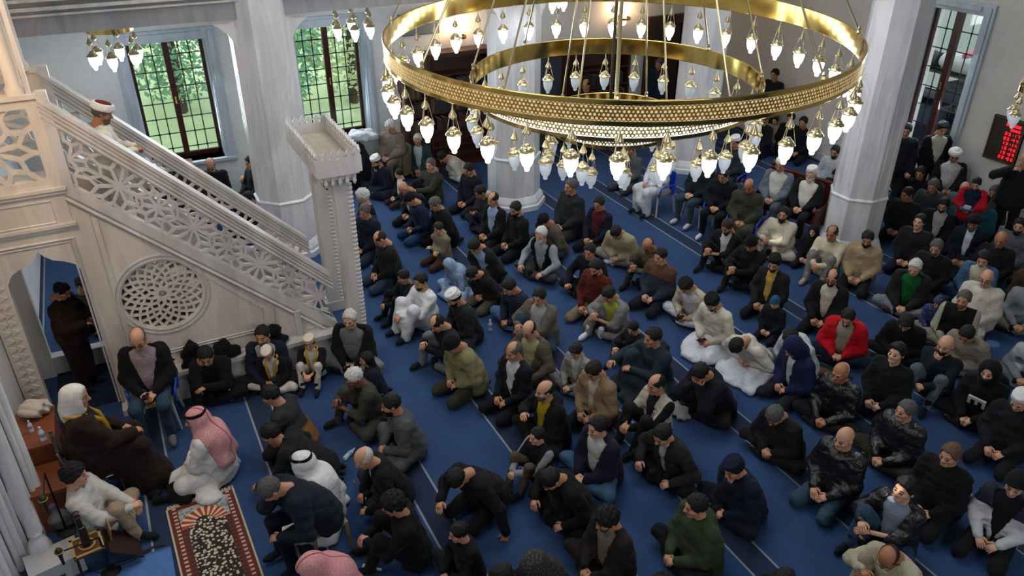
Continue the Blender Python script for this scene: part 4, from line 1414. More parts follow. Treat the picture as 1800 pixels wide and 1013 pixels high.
def person(px, py, pose, yaw, top, low, head, label, shirt=None, hy=0, hp=8, lean=0, sc=1.0, sk='a', bulk=0.0, beard=None,
           gear=None, gearc='#c9c9c6', open_=.55, robe=False, quilt=False, shiny=False, hood=None, scarf=None, glasses=False, sock='#15161a',
           wl=None, wr=None, z0=0.0, headz=None, loc=None, hand='relaxed', topmat=None, lowmat=None, gmat=None, phone=None, group=None, trim=None, drape=False, gold=None):
    """px, py: the head in the photograph, used to survey where the person sits"""
    J = pose_joints(pose)
    pel = J['pel']
    ln = J['lean'] + lean
    up = lambda v: pel + rot_y(np.array(v, float), ln)
    chest, nb = up((.02, 0, .33)), up((.0, 0, .50))
    shL, shR = up((.0, .175, .445)), up((.0, -.175, .445))
    hd_f = rot_y(np.array([1., 0, 0]), hp)
    a = math.radians(hy)
    hd_f = np.array([hd_f[0] * math.cos(a), hd_f[0] * math.sin(a), hd_f[2]])
    HM = frame(hd_f, (0, 0, 1) if abs(hp) < 60 else (1, 0, .3))
    nk = math.radians(min(ln * .6 + hp * .45, 75))
    hc = nb + .165 * np.array([math.sin(nk), 0, math.cos(nk)]) + HM[:, 0] * .018
    if wr is None and pose in ('XH', 'UH'): wr = 'chin'
    for sd, wv, sg in (('wriL', wl, 1), ('wriR', wr, -1)):
        if wv is None: continue
        if wv == 'face': J[sd] = hc + HM[:, 0] * .135 + HM[:, 1] * (.045 * sg) - HM[:, 2] * .085
        elif wv == 'chin': J[sd] = hc + HM[:, 0] * .105 + HM[:, 1] * (.02 * sg) - HM[:, 2] * .205
        elif wv == 'cheek': J[sd] = hc + HM[:, 0] * .06 + HM[:, 1] * (.095 * sg) - HM[:, 2] * .155
        else: J[sd] = np.array(wv, float)
    elL, J['wriL'] = ik(shL, J['wriL'], .285, .255, np.array([-.35, .75, -.6]))
    elR, J['wriR'] = ik(shR, J['wriR'], .285, .255, np.array([-.35, -.75, -.6]))
    # base position from the head
    th = math.radians(180 + yaw)
    if loc is None:
        sc *= 1.06
        w = at_z(px, py, z0 + hc[2] * sc)
        bx = w[0] - sc * (hc[0] * math.cos(th) - hc[1] * math.sin(th))
        by = w[1] - sc * (hc[0] * math.sin(th) + hc[1] * math.cos(th))
        loc = (min(bx, WALL_BACK - .38), min(by, WALL_FAR - (.62 if pose == 'C' else .36)), z0)
    nd = NUDGE.get(len(PEOPLE), (0, 0))                 # elbow room between neighbours
    loc = (min(loc[0] + nd[0], WALL_BACK - .36), min(loc[1] + nd[1], WALL_FAR - .34), loc[2])
    root = thing('person', label, 'person', loc, th, group)
    root.scale = (sc, sc, sc)
    dist = math.hypot(loc[0], loc[1] * 1.0)
    far = dist > 10.5
    vh = (.0235 if dist < 8.5 else .027 if dist < 11 else .033) / max(sc, .6)
    seed = len(PEOPLE) + 11
    PEOPLE.append((root, label, loc))
    c32 = lambda v: np.asarray(v, f32)
    TF = frame(rot_y(np.array([1., 0, 0]), ln), rot_y(np.array([0, 0, 1.]), ln)).astype(f32)
    pel32, hc32 = c32(pel), c32(hc)
    def tl(P):
        return (P - pel32) @ TF
    def torso(P, off):
        q = tl(P)
        q[:, 1] *= .74
        d = rcone(q, A(.0, 0, -.02), A(.01, 0, .16), .135 + bulk + off, .128 + bulk * 1.2 + off)
        d = smin(d, rcone(q, A(.01, 0, .16), A(.0, 0, .35), .128 + bulk * 1.2 + off, .125 + bulk * .6 + off), .06)
        q = tl(P)
        d = smin(d, rcone(q, A(0, -.15, .42), A(0, .15, .42), .068 + off, .068 + off), .09)
        return smin(d, rcone(q, A(-.005, 0, .42), A(.0, 0, .50), .085 + off, .066 + off * .6), .05)
    def arms(P, off):
        d = smin(rcone(P, c32(shL), c32(elL), .066 + off + bulk * .4, .054 + off + bulk * .3), rcone(P, c32(elL), c32(J['wriL']), .053 + off + bulk * .3, .040 + off), .03)
        e = smin(rcone(P, c32(shR), c32(elR), .066 + off + bulk * .4, .054 + off + bulk * .3), rcone(P, c32(elR), c32(J['wriR']), .053 + off + bulk * .3, .040 + off), .03)
        return np.minimum(d, e)
    js = [pel, nb, shL, shR, elL, elR, J['wriL'], J['wriR']]
    lo_, hi_ = np.min(js, 0) - .22 - bulk, np.max(js, 0) + .22 + bulk
    lo_[2] = max(lo_[2], .012)
    hi_[2] = nb[2] + .16
    def top_sdf(P):
        d = smin(torso(P, .012), arms(P, .010), .045)
        q = tl(P)
        # hem over the lap
        d = smin(d, rcone(q * A(1, .74, 1), A(.03, 0, -.06), A(.02, 0, .02), .150 + bulk, .145 + bulk), .05)
        # collar
        col = np.hypot(np.hypot(q[:, 0] + .005, q[:, 1] * .92) - .073, q[:, 2] - .492) - .017
        d = smin(d, col, .012)
        if hood == 'down':
            d = smin(d, ellip(q, A(-.105, 0, .455), A(.065, .115, .075)), .03)
            d = smin(d, np.hypot(np.hypot(q[:, 0] + .015, q[:, 1] * .85) - .085, q[:, 2] - .49 - .1 * q[:, 0]) - .026, .02)
        if quilt:
            d = d - .007 * np.abs(np.sin(q[:, 2] * (math.pi / .075)))
        else:
            fo = rough(P * A(1, 1, 2.2), .0085, 26, seed)
            d = d + np.abs(fo) * 1.4 - .005 + rough(P, .0035, 58, seed + 1)
        if shirt and open_ > 0:
            s = np.clip((q[:, 2] - .02) / .46, 0, 1)
            w = (.012 + .062 * s * (2 * open_)) * (1.0)
            wedge = np.maximum(np.abs(q[:, 1]) - w, .015 - q[:, 0])
            d = np.maximum(d, -wedge)
        hole = rcone(q, A(-.005, 0, .44), A(.012, 0, .60), .050, .058)
        return np.maximum(d, -hole)
    tm = topmat or (leather(top) if shiny else fabric(top))
    V, Q = surface(top_sdf, lo_, hi_, vh)
    link('robe' if robe else 'jacket' if shirt else 'sweater', fast_mesh('top', V, Q, [tm]), root)
    if shirt:
        slo, shi = np.minimum(pel, nb) - .24 - bulk, np.maximum(pel, nb) + .2 + bulk
        slo[2] = max(slo[2], .03)
        def shirt_sdf(P):
            q = tl(P)
            d = torso(P, -.004) + rough(P, .003, 40, seed + 2)
            col = np.hypot(np.hypot(q[:, 0] + .002, q[:, 1] * .92) - .062, q[:, 2] - .505) - .013
            return np.maximum(smin(d, col, .01), np.maximum(-.03 - q[:, 0], np.abs(q[:, 1]) - .16))
        V, Q = surface(shirt_sdf, slo, shi, vh * 1.15)
        link('shirt', fast_mesh('shirt', V, Q, [fabric(shirt)]), root)
    # lower garment
    kk = .13 if robe else .035
    ex = .018 if robe else .0
    js = [J['hipL'], J['hipR'], J['kneL'], J['kneR'], J['ankL'], J['ankR']]
    llo, lhi = np.min(js, 0) - .17, np.max(js, 0) + .17
    llo[2] = .008
    if drape:
        llo[:2] -= .22
        lhi += .25
    hold = robe
    def low_sdf(P):
        d = None
        for s in 'LR':
            e = rcone(P, c32(J['hip' + s]), c32(J['kne' + s]), .098 + ex, .074 + ex)
            e = smin(e, rcone(P, c32(J['kne' + s]), c32(J['ank' + s]), .070 + ex, .054 + ex * 1.4), .03)
            d = e if d is None else smin(d, e, kk)
        d = smin(d, ellip(P, c32(pel + np.array([0, 0, -.02])), A(.14 + bulk * .6, .175 + bulk * .6, .115)), .06)
        if robe:
            mid = (J['kneL'] + J['kneR'] + J['ankL'] + J['ankR']) / 4
            d = smin(d, rcone(P, c32(pel), c32(mid), .13, .12), .10)
            if pose in ('K', 'X', 'U'):
                d = smin(d, ellip(P, A(.17, 0, .035), A(.46, .42, .095)) + rough(P * A(1, 1, .2), .03, 16, seed + 8), .06)
        if drape:
            d = smin(d, rcone(P, A(.16, 0, .42), A(.46, -.12, .10), .19, .20), .10) + np.abs(rough(P * A(2, 2, .6), .016, 20, seed + 9)) - .008
            d = np.maximum(d, .01 - P[:, 2])
        return d + np.abs(rough(P, .0085, 24, seed + 3)) * 1.3 - .005
    V, Q = surface(low_sdf, llo, lhi, vh * 1.05)
    link('robe_skirt' if robe else 'trousers', fast_mesh('low', V, Q, [lowmat or fabric(low)]), root)
    # body: head, neck, trunk, limbs and hands in one mesh
    fc = seed % 3
    hV, hQ, hm = HEADS[(1 if far else 0, fc)]
    Vs, Ts, Ms, off = [], [], [], 0
    def put(V, T, m):
        nonlocal off
        Vs.append(np.asarray(V, f32)); Ts.append(T + off); Ms.append(m)
        off += len(V)
    tri = np.concatenate([hQ[:, [0, 1, 2]], hQ[:, [0, 2, 3]]])
    put(hV @ HM.T.astype(f32) + hc32, tri, np.concatenate([hm, hm]))
    core = MB()
    core.tube([pel + (0, 0, -.05), pel + (0, 0, .06), chest, nb, hc - HM[:, 2] * .09], [.05, .06, .065, .050, .052], 8)
    for s, e, sh in (('L', elL, shL), ('R', elR, shR)):
        core.tube([chest, sh, e, J['wri' + s]], [.03, .030, .030, .026], 6)
        core.tube([pel, J['hip' + s], J['kne' + s], J['ank' + s], J['toe' + s]], [.05, .05, .04, .034, .02], 6)
    CF = np.array([t for f in core.f for t in ([(f[0], f[i], f[i + 1]) for i in range(1, len(f) - 1)])], np.int32)
    put(core.v, CF, np.zeros(len(CF), np.int32))
    wrists = {}
    for s, e, sg in (('L', elL, 1), ('R', elR, -1)):
        w = J['wri' + s]
        fd = (w - e) / np.linalg.norm(w - e)
        if w[2] > hc[2] - .30 and pose not in ('SP',) and (np.linalg.norm(w - hc) < .26):
            fd = hc - w + np.array([.02, 0, .02])
            upv = np.array([1., 0, .2])
        else:
            fd = fd + np.array([.25, -.35 * sg, -.15])
            upv = np.array([.25, .25 * sg, 1.])
        Mh = frame(fd, upv)
        hV_, hT_ = HANDS[hand]
        hv = hV_.copy()
        hv[:, 1] *= -sg                       # thumb side turns inward
        T = hT_ if sg < 0 else hT_[:, ::-1]
        put(hv @ Mh.T.astype(f32) + c32(w + Mh[:, 0] * .01), T, np.zeros(len(T), np.int32))
        wrists[s] = (w, Mh)
    sm = skin(SKIN[sk])
    hcol = HAIRC[head[1]] if head and len(head) > 1 else '#151313'
    me = fast_mesh('body', np.concatenate(Vs), np.concatenate(Ts), [sm, plain('#1a1210', .3), hair_mat(hcol), skin('#8a5346')], np.concatenate(Ms))
    link('body', me, root)
    # hair, headgear, beard share their meshes
    MM = Matrix([[*map(float, HM[i]), float(hc[i])] for i in range(3)] + [[0, 0, 0, 1]])
    if head and head[0] in HAIRF and not (gear in ('beanie', 'scarf', 'hood')):
        shared('hair', headwear_mesh(HAIRF[head[0]], hair_mat(hcol)), root, MM)
    if beard:
        bf = {'f': beard_full, 's': beard_short, 'm': moustache}[beard[0]]
        shared('moustache' if beard[0] == 'm' else 'beard', headwear_mesh(bf, hair_mat(HAIRC[beard[1]])), root, MM)
    gm = gmat or fabric(gearc)
    if gear == 'kufi': shared('cap', headwear_mesh(cap_kufi, gm), root, MM)
    elif gear == 'beanie': shared('beanie', headwear_mesh(cap_beanie, gm), root, MM)
    elif gear == 'peak': shared('cap', headwear_mesh(cap_peak, gm), root, MM)
    elif gear == 'turban': shared('turban', headwear_mesh(turban, gm), root, MM)
    elif gear == 'kumma': shared('cap', headwear_mesh(kumma_cap, gm), root, MM)
    elif gear == 'imam':
        t = shared('turban', headwear_mesh(imam_turban, gm), root, MM)
        shared('red_crown', headwear_mesh(fez_top, fabric('#5c1416')), t)
    if gear in ('scarf', 'hood') or hood == 'up':
        HM32 = HM.astype(f32)
        bk = c32(up((-.12, 0, .36)))
        def scarf_sdf(P):
            q = (P - hc32) @ HM32
            o = (.013 if drape else .022) if gear == 'scarf' else .030
            d = skull(q, o)
            d = smin(d, rcone(q, A(-.03, 0, -.0), A(-.04, 0, -.14), .098 + o * .5, .098 + o * .5), .05)
            qq = tl(P)
            if gear == 'scarf':
                d = smin(d, rcone(P, c32(hc - HM[:, 2] * .06 - HM[:, 0] * .02), c32(up((-.05, 0, .47))) if drape else bk, .105 if not drape else .092, .12 if not drape else .08), .06)
                for sg in (() if drape else (-1, 1)):
                    d = smin(d, rcone(qq, A(-.08, sg * .08, .42), A(-.13, sg * .13, .14), .085, .075), .07)
                    d = smin(d, rcone(qq, A(-.02, sg * .05, .50), A(.03, sg * .14, .42), .075, .055), .06)
                    d = smin(d, rcone(qq, A(.03, sg * .10, .46), A(.13, sg * .09, .18), .045, .030), .03)
                if not drape:
                    d = smin(d, rcone(qq, A(-.06, -.1, .44), A(-.06, .1, .44), .11, .11), .08)
                if not drape:
                    d = smin(d, rcone(qq, A(-.09, 0, .40), A(-.11, 0, .10), .12, .09), .08)
            else:
                d = smin(d, rcone(qq, A(-.04, 0, .52), A(-.05, 0, .42), .10, .12), .05)
            d = d + rough(P, .004, 34, seed + 5)
            face = ellip(q, A(.11, 0, -.015), A(.095, .070, .108))
            face = np.minimum(face, rcone(q, A(.0, 0, -.02), A(.0, 0, .02), .074, .074))
            return np.maximum(d, -face)
        b = np.array([hc - .2, nb - .3, up((-.12, 0, .05)) - .16 if gear == 'scarf' else nb - .15])
        t_ = np.array([hc + .2, nb + .25, shL + .1, shR + .1])
        V, Q = surface(scarf_sdf, b.min(0), t_.max(0), .018 if not far else .024)
        link('headscarf' if gear == 'scarf' else 'hood', fast_mesh('scarf', V, Q, [gmat or (fabric(gearc) if gear == 'scarf' else tm)]), root)
    if gold:
        for sg in (-1, 1):
            m = MB()
            pts = [pel + np.array(TF, float) @ np.array(q) for q in ((-.115, sg * .0, .515), (-.098, sg * .06, .515), (-.03, sg * .100, .512), (.06, sg * .082, .480), (.128 + bulk, sg * .070, .38), (.158 + bulk * 1.2, sg * .050, .22), (.165 + bulk * 1.2, sg * .035, .08))]
            m.tube(pts, gold, 6, True)
            m.build('gold_trim', plain('#a3801f', .45, .3), root, True)
    if trim == 'agal':
        shared('agal', headwear_mesh(agal, fabric('#0a0a0b')), root, MM)
    if glasses:
        shared('glasses', glasses_mesh(), root, MM)
    # feet
    for s in 'LR':
        d = J['toe' + s] - J['ank' + s]
        if pose == 'K':
            fm = frame(d, (0, 0, -1))
        else:
            fm = frame((d[0], d[1], 0), (0, 0, 1))
        k = J['ank' + s]
        zz = k[2] if pose != 'K' else .07
        fo = shared('sock', foot_mesh(fabric(sock)), root, Matrix([[*map(float, fm[i]), float((k[0], k[1], zz)[i])] for i in range(3)] + [[0, 0, 0, 1]]))
    if phone:
        w, Mh = wrists[phone]
        R3 = Matrix.Rotation(th, 3, 'Z')
        p = Vector(loc) + sc * (R3 @ Vector(w + Mh[:, 0] * .085 + Mh[:, 2] * .016 + np.array([0, 0, .012])))
        PHONES.append((p, th, label))
    return root
PHONES = []
# (needs the surface helper of the figures)
V, Q = surface(lambda P: smin(ellip(P, A(0, -.1, .22), A(.3, .4, .22)), ellip(P, A(0, .25, .2), A(.22, .25, .2)), .1) + rough(P, .02, 14, 3), (-.4, -.6, 0), (.4, .6, .5), .04)
link('wrap', fast_mesh('wrap', V, Q, [plain('#b9bcb8', .8)]), b)
V, Q = surface(lambda P: ellip(P, A(.0, -.2, .42), A(.18, .2, .10)) + rough(P, .015, 20, 4), (-.3, -.5, .25), (.3, .1, .6), .035)
link('pink_cloth', fast_mesh('pink', V, Q, [plain('#b8707c', .8)]), b)
# ------------------------------------------------------------------ everybody in the hall
k, kk, n, n2, dg, g, lg = '#0b0c0e', '#121316', '#121930', '#1b2746', '#26282b', '#54565a', '#8c8e90'
ol, kh, be, tn, cr, w = '#31352a', '#76745a', '#95897a', '#7f6c58', '#b9b1a1', '#c2c4c8'
br, mr, rd, j, jl, te, gt = '#211917', '#451a15', '#a50d1b', '#26394a', '#4f6b86', '#1c3640', '#6d6c69'
p = person
def G(s): return s
# around the minbar and the preacher's chair
imam = p(180, 187, 'SP', 178, '#c4c0b2', '#c4c0b2', 'sg', 'imam in cream robe and white turban with red crown, standing on the minbar stairs', robe=True, gear='imam', hp=22, hy=0, sk='b', loc=(-.24, 10.3, 2.092), beard='sg')
p(95, 512, 'SP', 150, '#241813', '#1a110d', 'sk', 'man in a dark brown cloak standing in the minbar archway, reading his phone', robe=True, bulk=.03, hp=35, sc=.95, loc=(-1.22, 10.36, 0), phone='R')
p(119, 548, 'U', 150, kk, '#1d2a36', 'sk', 'man sitting on the carpet beyond the minbar archway with one knee up', loc=(-1.15, 12.0, 0))
p(241, 585, 'C', 80, k, '#24384a', 'rg', 'older man in black blazer and mauve shirt holding his phone on a blue plastic chair', shirt='#7f6f74', open_=1.0, hp=30, hy=-10, sk='c', bulk=.02, glasses=True, phone='R', sock='#55575c', sc=1.06)
p(137, 697, 'C', 190, '#1e1512', '#1e1512', None, 'preacher in white headscarf and gold-edged brown cloak sitting beside the wooden desk', robe=True, bulk=.045, gear='scarf', gearc='#c6c4c0', hy=-20, hp=10, wr=(.40, -.10, .66), wl=(.34, .14, .62), sc=1.10, drape=True, gold=.026)
p(367, 736, 'X', -30, '#bdbdbd', '#bdbdbd', None, 'man seen from behind in white robe and pink checked headscarf with black cord', robe=True, gear='scarf', gmat=keffiyeh_mat('#a04550'), trim='agal', hy=30, bulk=.02)
p(470, 692, 'X', -35, '#0f1012', kk, 'sk', 'man in black jacket with mustard back panel sitting near the two boys', hp=25, hy=10, topmat=banded('#0f1012', '#6a4518', 'Z', 4.0, .0875, .0), lean=14)
p(378, 608, 'UH', 75, '#101012', '#101012', 'sk', 'man in black resting his cheek on his hand against the minbar base', hp=30, hy=0, lean=14, wr='cheek')
p(457, 580, 'X', 72, '#161c2b', '#15171c', 'sk', 'grey-bearded man in navy suit and pale shirt behind the two capped boys', shirt='#8d8f95', open_=.9, hp=10, hy=-12, beard='sg')
p(481, 627, 'X', 60, '#14110f', '#b0aca2', 'sk', 'boy in gold-collared black vest and white banded cap sitting left of the other capped boy', shirt='#a9a59a', open_=1.0, gold=.022, sc=.76, gear='kumma', gmat=banded('#c2b9a6', '#8a6b4a', 'Z', .05, .4, -.012), hp=35, sk='p')
p(534, 600, 'UU', 62, '#14110f', '#b0aca2', 'sk', 'boy in gold-collared black vest and white banded cap hugging his knees by the minbar', shirt='#a9a59a', open_=1.0, gold=.022, sc=.74, gear='kumma', gmat=banded('#c2b9a6', '#8a6b4a', 'Z', .05, .4, -.012), hp=15, sk='p')
p(588, 555, 'X', 55, '#131316', '#6b6a69', 'sw', 'big grey-haired man in black jacket and grey shirt holding a phone by the minbar post', shirt='#5f6061', open_=1.4, bulk=.035, hp=8, hy=0, phone='R', sk='c')
p(643, 632, 'K', -15, '#111827', '#3c5a80', 'lk', 'child with long black hair and navy vest facing the old men in grey', sc=.72, hp=10, hy=15, lean=8)
p(636, 672, 'U', 5, '#35342f', '#35342f', 'sw', 'white-haired man in grey suit sitting with one arm on his raised knee', shirt='#15161a', open_=.5, hp=22, hy=0, lean=10, sk='d')
p(672, 703, 'X', -5, '#47484a', '#47484a', 'sk', 'black-bearded man in plain grey jacket beside the white-haired man', hp=15, hy=-5, beard='fk', lean=6)
p(450, 768, 'K', -25, '#15181a', kk, 'sk', 'man in dark green jacket leaning forward with one arm stretched to the rug', hp=30, lean=42, wl=(.62, .24, .14), wr=(.35, -.15, .2))
p(507, 822, 'X', -30, '#bcbdbf', '#bcbdbf', None, 'man in white robe and white headscarf with thick black cord, seen from behind', robe=True, gear='scarf', gearc='#c8c9ca', trim='agal', hy=-10, lean=6)
p(466, 856, 'C', 10, '#111725', '#111725', 'sg', 'grey-haired man in navy suit on a low stool covering his face with one hand', hp=50, lean=34, bulk=.04, wr='face', wl=(.46, .18, .60))
p(563, 985, 'K', 10, '#96313c', '#8d8d8d', None, 'person under a pink checked headscarf at the front edge of the hall', gear='scarf', gmat=keffiyeh_mat('#b0485a'), hp=30, lean=20, robe=True)
p(640, 806, 'X', 0, '#0e0e10', '#26272c', 'rw', 'bald man in black suit with white cuffs sitting alone beside the white carpet line', shirt='#b0b0b0', open_=.2, hp=32, hy=0, lean=16, wl=(.40, .22, .2), wr=(.36, -.12, .17), sk='c')
p(699, 902, 'UU', -20, '#0d0d0f', '#0d0d0f', 'ck', 'curly-haired man in black sitting with raised knees in front of the dark-haired boy', hp=20, lean=8)
p(803, 842, 'K', 20, '#0d0f12', '#0d0f12', 'sk', 'man in black bending forward and leaning on one outstretched hand', hp=62, lean=34, bulk=.02, wl=(.22, .48, .06), wr=(.5, -.2, .3), hand='flat')
p(797, 946, 'X', 5, '#111216', '#1a1b20', 'sk', 'dark-haired boy in black jacket looking left near the front edge', sc=.82, hp=12, hy=-10, sk='c')
p(880, 997, 'X', -10, '#1a1b1c', kk, 'sk', 'man whose cropped dark head just shows at the bottom edge beside the fur hood', hp=25, hy=10)
p(925, 1000, 'X', 0, '#131313', kk, None, 'person in dark coat with grey fur-edged hood at the bottom edge', gear='hood', gmat=dotted('#191817', '#4c4843', 60.0, .35), hp=40, lean=16)
p(132, 835, 'U', 165, '#aaa9a4', '#8b7c66', 'ck', 'boy in white shirt and khaki trousers sitting cross-legged by the wooden reading stand', sc=1.0, hp=6, hy=0, sk='p', lean=-14)
# front rows between the minbar post and the middle column
p(668, 420, 'K', 5, '#16170f' if False else '#141516', j, 'bb', 'balding man in glasses, black quilted jacket and jeans kneeling beside the minbar post', hp=35, hy=0, glasses=True, bulk=.02, lean=4, sk='c')
p(641, 372, 'K', 25, '#121828', '#1c2838', 'sg', 'man in navy parka with tan fur hood kneeling behind the minbar post', hood='down', hp=15, hy=12, bulk=.03)
p(637, 345, 'K', 0, '#0f1014', '#0f1014', 'cw', 'white-haired person in dark coat just beyond the fur-hooded man', hp=14, hy=-30)
p(652, 279, 'XH', 20, '#101628', '#101628', 'sk', 'bearded man in white cap and navy robe holding his chin', robe=True, gear='kufi', hp=25, beard='fk', lean=6)
p(690, 301, 'K', 0, '#141518', '#2b261f', 'sk', 'boy in dark jacket and white shirt kneeling next to the bald man', shirt='#b6b8bb', open_=1.2, sc=.75, hp=16, hy=0, sk='p')
p(709, 331, 'K', 15, '#101114', '#10131c', None, 'bald man in black jacket and white shirt with bowed head', shirt='#b4b6b8', open_=1.3, hp=50, lean=18)
p(757, 290, 'U', 25, '#2f3228', '#101114', 'sg', 'man in olive green jacket leaning back on one straight arm', hp=6, hy=10, sk='c', lean=-4, wr=(.05, -.50, .12))
p(778, 276, 'X', -5, '#a9a497', '#a0a2a4', 'sk', 'man in cream quilted vest bowing far forward behind the olive jacket', hp=55, lean=36, quilt=True)
p(729, 352, 'K', 0, '#111a33', '#22395c', 'sk', 'man in black cap and navy jacket with blue jeans, head bowed', gear='peak', gearc='#0f0f11', hp=42, lean=14)
p(756, 357, 'K', 8, '#101013', '#101013', 'sg', 'grey-haired man in black coat behind the boy in the olive jacket', hp=30, lean=14)
p(771, 401, 'K', 10, '#6b6652', '#3f2a1c', 'sb', 'boy in olive jacket and brown trousers with folded arms', sc=.80, hp=25, sk='p', wl=(.24, -.06, .42), wr=(.24, .06, .40))
p(878, 353, 'K', 10, '#0f1013', '#0f1013', 'bk', 'balding man in black suit and light blue shirt beside the middle column', shirt='#8198b0', open_=1.0, hp=12, hy=10)
p(846, 340, 'X', 0, '#121316', '#14161b', 'sk', 'man in black padded jacket holding a phone up beside the middle column', hp=32, phone='R', quilt=True, wr=(.3, -.05, .42), wl=(.3, .05, .40))
p(832, 434, 'K', 20, '#141619', '#141619', 'sk', 'man in dark jacket and light blue shirt bending over the person in the blue shawl', shirt='#7f97b2', open_=1.0, hp=50, lean=26)
p(793, 466, 'X', 10, '#6f88a3', '#7c93ad', None, 'small person wrapped in a pale blue shawl', gear='scarf', gearc='#7b93ae', sc=.78, hp=30, lean=14, robe=True)
p(829, 481, 'K', 15, '#0e0f11', '#4c463e', 'sk', 'person in black hooded jacket leaning over beside the pale blue shawl', hood='down', hp=55, lean=30, sc=.92)
p(911, 364, 'K', 5, '#101216', '#101216', 'sk', 'black-bearded man in black jacket in front of the middle column', beard='fk', hp=22, hy=15)
p(938, 387, 'X', 10, '#4f4a3e', '#1a1b1e', 'sk', 'man in dark cap and olive brown coat resting his face in his hand', gear='peak', gearc='#0f1011', hp=45, lean=14, wr='face')
p(951, 412, 'XL', 20, '#141518', '#323437', 'sw', 'white-bearded man in black vest over grey shirt, hands spread on his knees', shirt='#7c828a', open_=1.0, beard='fw', hp=12, hy=8, sk='c', topmat=two_tone('#0f1012', '#7d838b'))
p(1003, 328, 'K', 10, '#1e2022', '#26282b', 'sg', 'man in dark grey coat kneeling upright under the hanging lamps', hp=5, hy=0, bulk=.03, sc=1.1)
p(1057, 360, 'K', 15, '#111522', '#101114', 'sk', 'young man in glasses, navy jacket and maroon shirt', shirt='#4a1220', open_=1.0, glasses=True, hp=18, hy=10)
p(1079, 407, 'X', 25, '#8b8268', '#77736a', 'sk', 'man in beige quilted jacket and pale trousers with head bowed low', quilt=True, hp=55, lean=20, bulk=.03, sock='#c2c4c6')
p(1036, 442, 'XL', 25, '#0f1012', '#0f1012', 'sk', 'man in black with clenched hand on his knee next to the white-bearded man', hp=14, hy=8, hand='fist')
p(1046, 470, 'K', 20, '#4a1b12', '#6f6350', 'sk', 'man in rust red sweater and khaki trousers', beard='sk', hp=28, hy=10)
p(1143, 437, 'U', 20, '#4a4a3a', '#2c2b2a', 'rb', 'bald man in olive sweater looking down beside the brown-shouldered jacket', hp=40, lean=8, sk='b')
p(1164, 448, 'K', 15, '#121a2c', '#15181f', 'sk', 'round-faced man in navy jacket with brown shoulder patches', hp=14, hy=0, bulk=.03, topmat=banded('#121a2c', '#4a2a14', 'Z', 4.0, .16, -.54), sk='c')
p(717, 492, 'UU', 5, '#101216', '#101216', 'sk', 'boy in black jacket beside the man in the white robe', sc=.86, hp=20, hy=0)
p(748, 493, 'UU', 12, '#c0c2c6', '#bec0c4', 'sk', 'black-bearded man in white robe sitting with raised knees', robe=True, beard='sk', hp=12, hy=10)
p(779, 524, 'X', 5, '#1b1d20', '#1b1d20', 'sk', 'man in white cap and charcoal jacket behind the balding man in the overcoat', gear='kufi', hp=30, beard='sk', lean=8)
p(771, 566, 'U', 10, '#121316', '#62666b', 'bk', 'balding man in black overcoat reaching his arms over pale trousers', hp=38, lean=12, sk='c')
p(795, 606, 'K', 12, '#6f6c4c', '#2f2f22', 'sk', 'man in black beanie and khaki green coat kneeling with bowed head', gear='beanie', gearc='#0f1012', hp=45, lean=14, bulk=.04)
p(937, 508, 'U', 25, '#57534a', '#26384a', 'sk', 'man with moustache in grey jacket with black fur collar', shirt='#8a8c8e', open_=.9, beard='mk', hp=18, hy=8, bulk=.03)
p(905, 518, 'X', 10, '#16202f', '#3f5a78', 'sk', 'man in dark navy jacket and blue jeans left of the fur-collared man', hp=35, lean=10)
p(1070, 518, 'U', 15, '#6f6e6c', '#6d6c6a', 'sk', 'man in light grey suit and yellow-green shirt looking at his hands', shirt='#86903a', open_=.9, hp=40, lean=12, sock='#bcbec0')
p(936, 582, 'XL', 20, '#4a463a', '#36352e', 'rb', 'bald man in glasses, olive coat and pale green shirt', shirt='#8a8660', open_=1.0, glasses=True, hp=25, bulk=.02, sk='c')
p(903, 618, 'K', 12, '#10131a', '#101116', 'bg', 'balding grey-haired man in black coat with white collar', shirt='#b4b4b2', open_=.7, hp=12, hy=0)
p(1006, 616, 'X', 20, '#7c7a77', '#777572', 'qk', 'boy in pale grey suit sitting cross-legged', sc=.82, hp=28, sk='p', shirt='#a8a8a6', open_=.5)
p(1113, 577, 'U', 15, '#12151b', '#12151b', 'sk', 'small boy in dark sweater beside the man in the slate robe', sc=.76, hp=30, sk='p')
p(1150, 594, 'U', 5, '#1e2b33', '#1e2b33', 'sk', 'man in slate blue hooded robe with one arm stretched over his knee', robe=True, hood='down', hp=10, hy=-8, lean=6, wr=(.50, -.30, .40), sc=1.05)
p(1041, 653, 'K', 15, '#7a634c', '#121215', 'sk', 'black-haired man in tan brown jacket', shirt='#a39a8c', open_=.4, hp=35, lean=6, bulk=.02)
p(961, 687, 'XH', 5, '#0f1011', '#0f1011', 'rk', 'shaven-headed man in black parka and yellow shirt raising one hand', shirt='#8a7a12', open_=.6, hood='down', hp=5, hy=-10, bulk=.03, beard='sg', sk='c', wr=(.34, -.14, .46))
p(1158, 682, 'UU', 5, '#15171b', '#17181c', 'bk', 'balding man in cream padded vest over dark sleeves', shirt='#15171b', open_=.5, hp=10, hy=-5, topmat=two_tone('#9a9484', '#101216'))
p(1228, 655, 'X', 5, '#11121a', '#0f1014', 'sk', 'man in black hooded coat hiding his face in both hands', hood='down', hp=45, lean=18, bulk=.03, wr='face', wl='face', sc=1.05)
p(1212, 514, 'X', 10, '#a9a08d', '#b9bcc2', 'sk', 'young man in cream jacket over white robe reading a phone, leftmost of three in white', robe=False, lowmat=fabric('#b9bcc2'), hp=45, lean=16, phone='R', shirt='#b8bbc2', open_=1.2, gear='kufi', gearc='#1a1512')
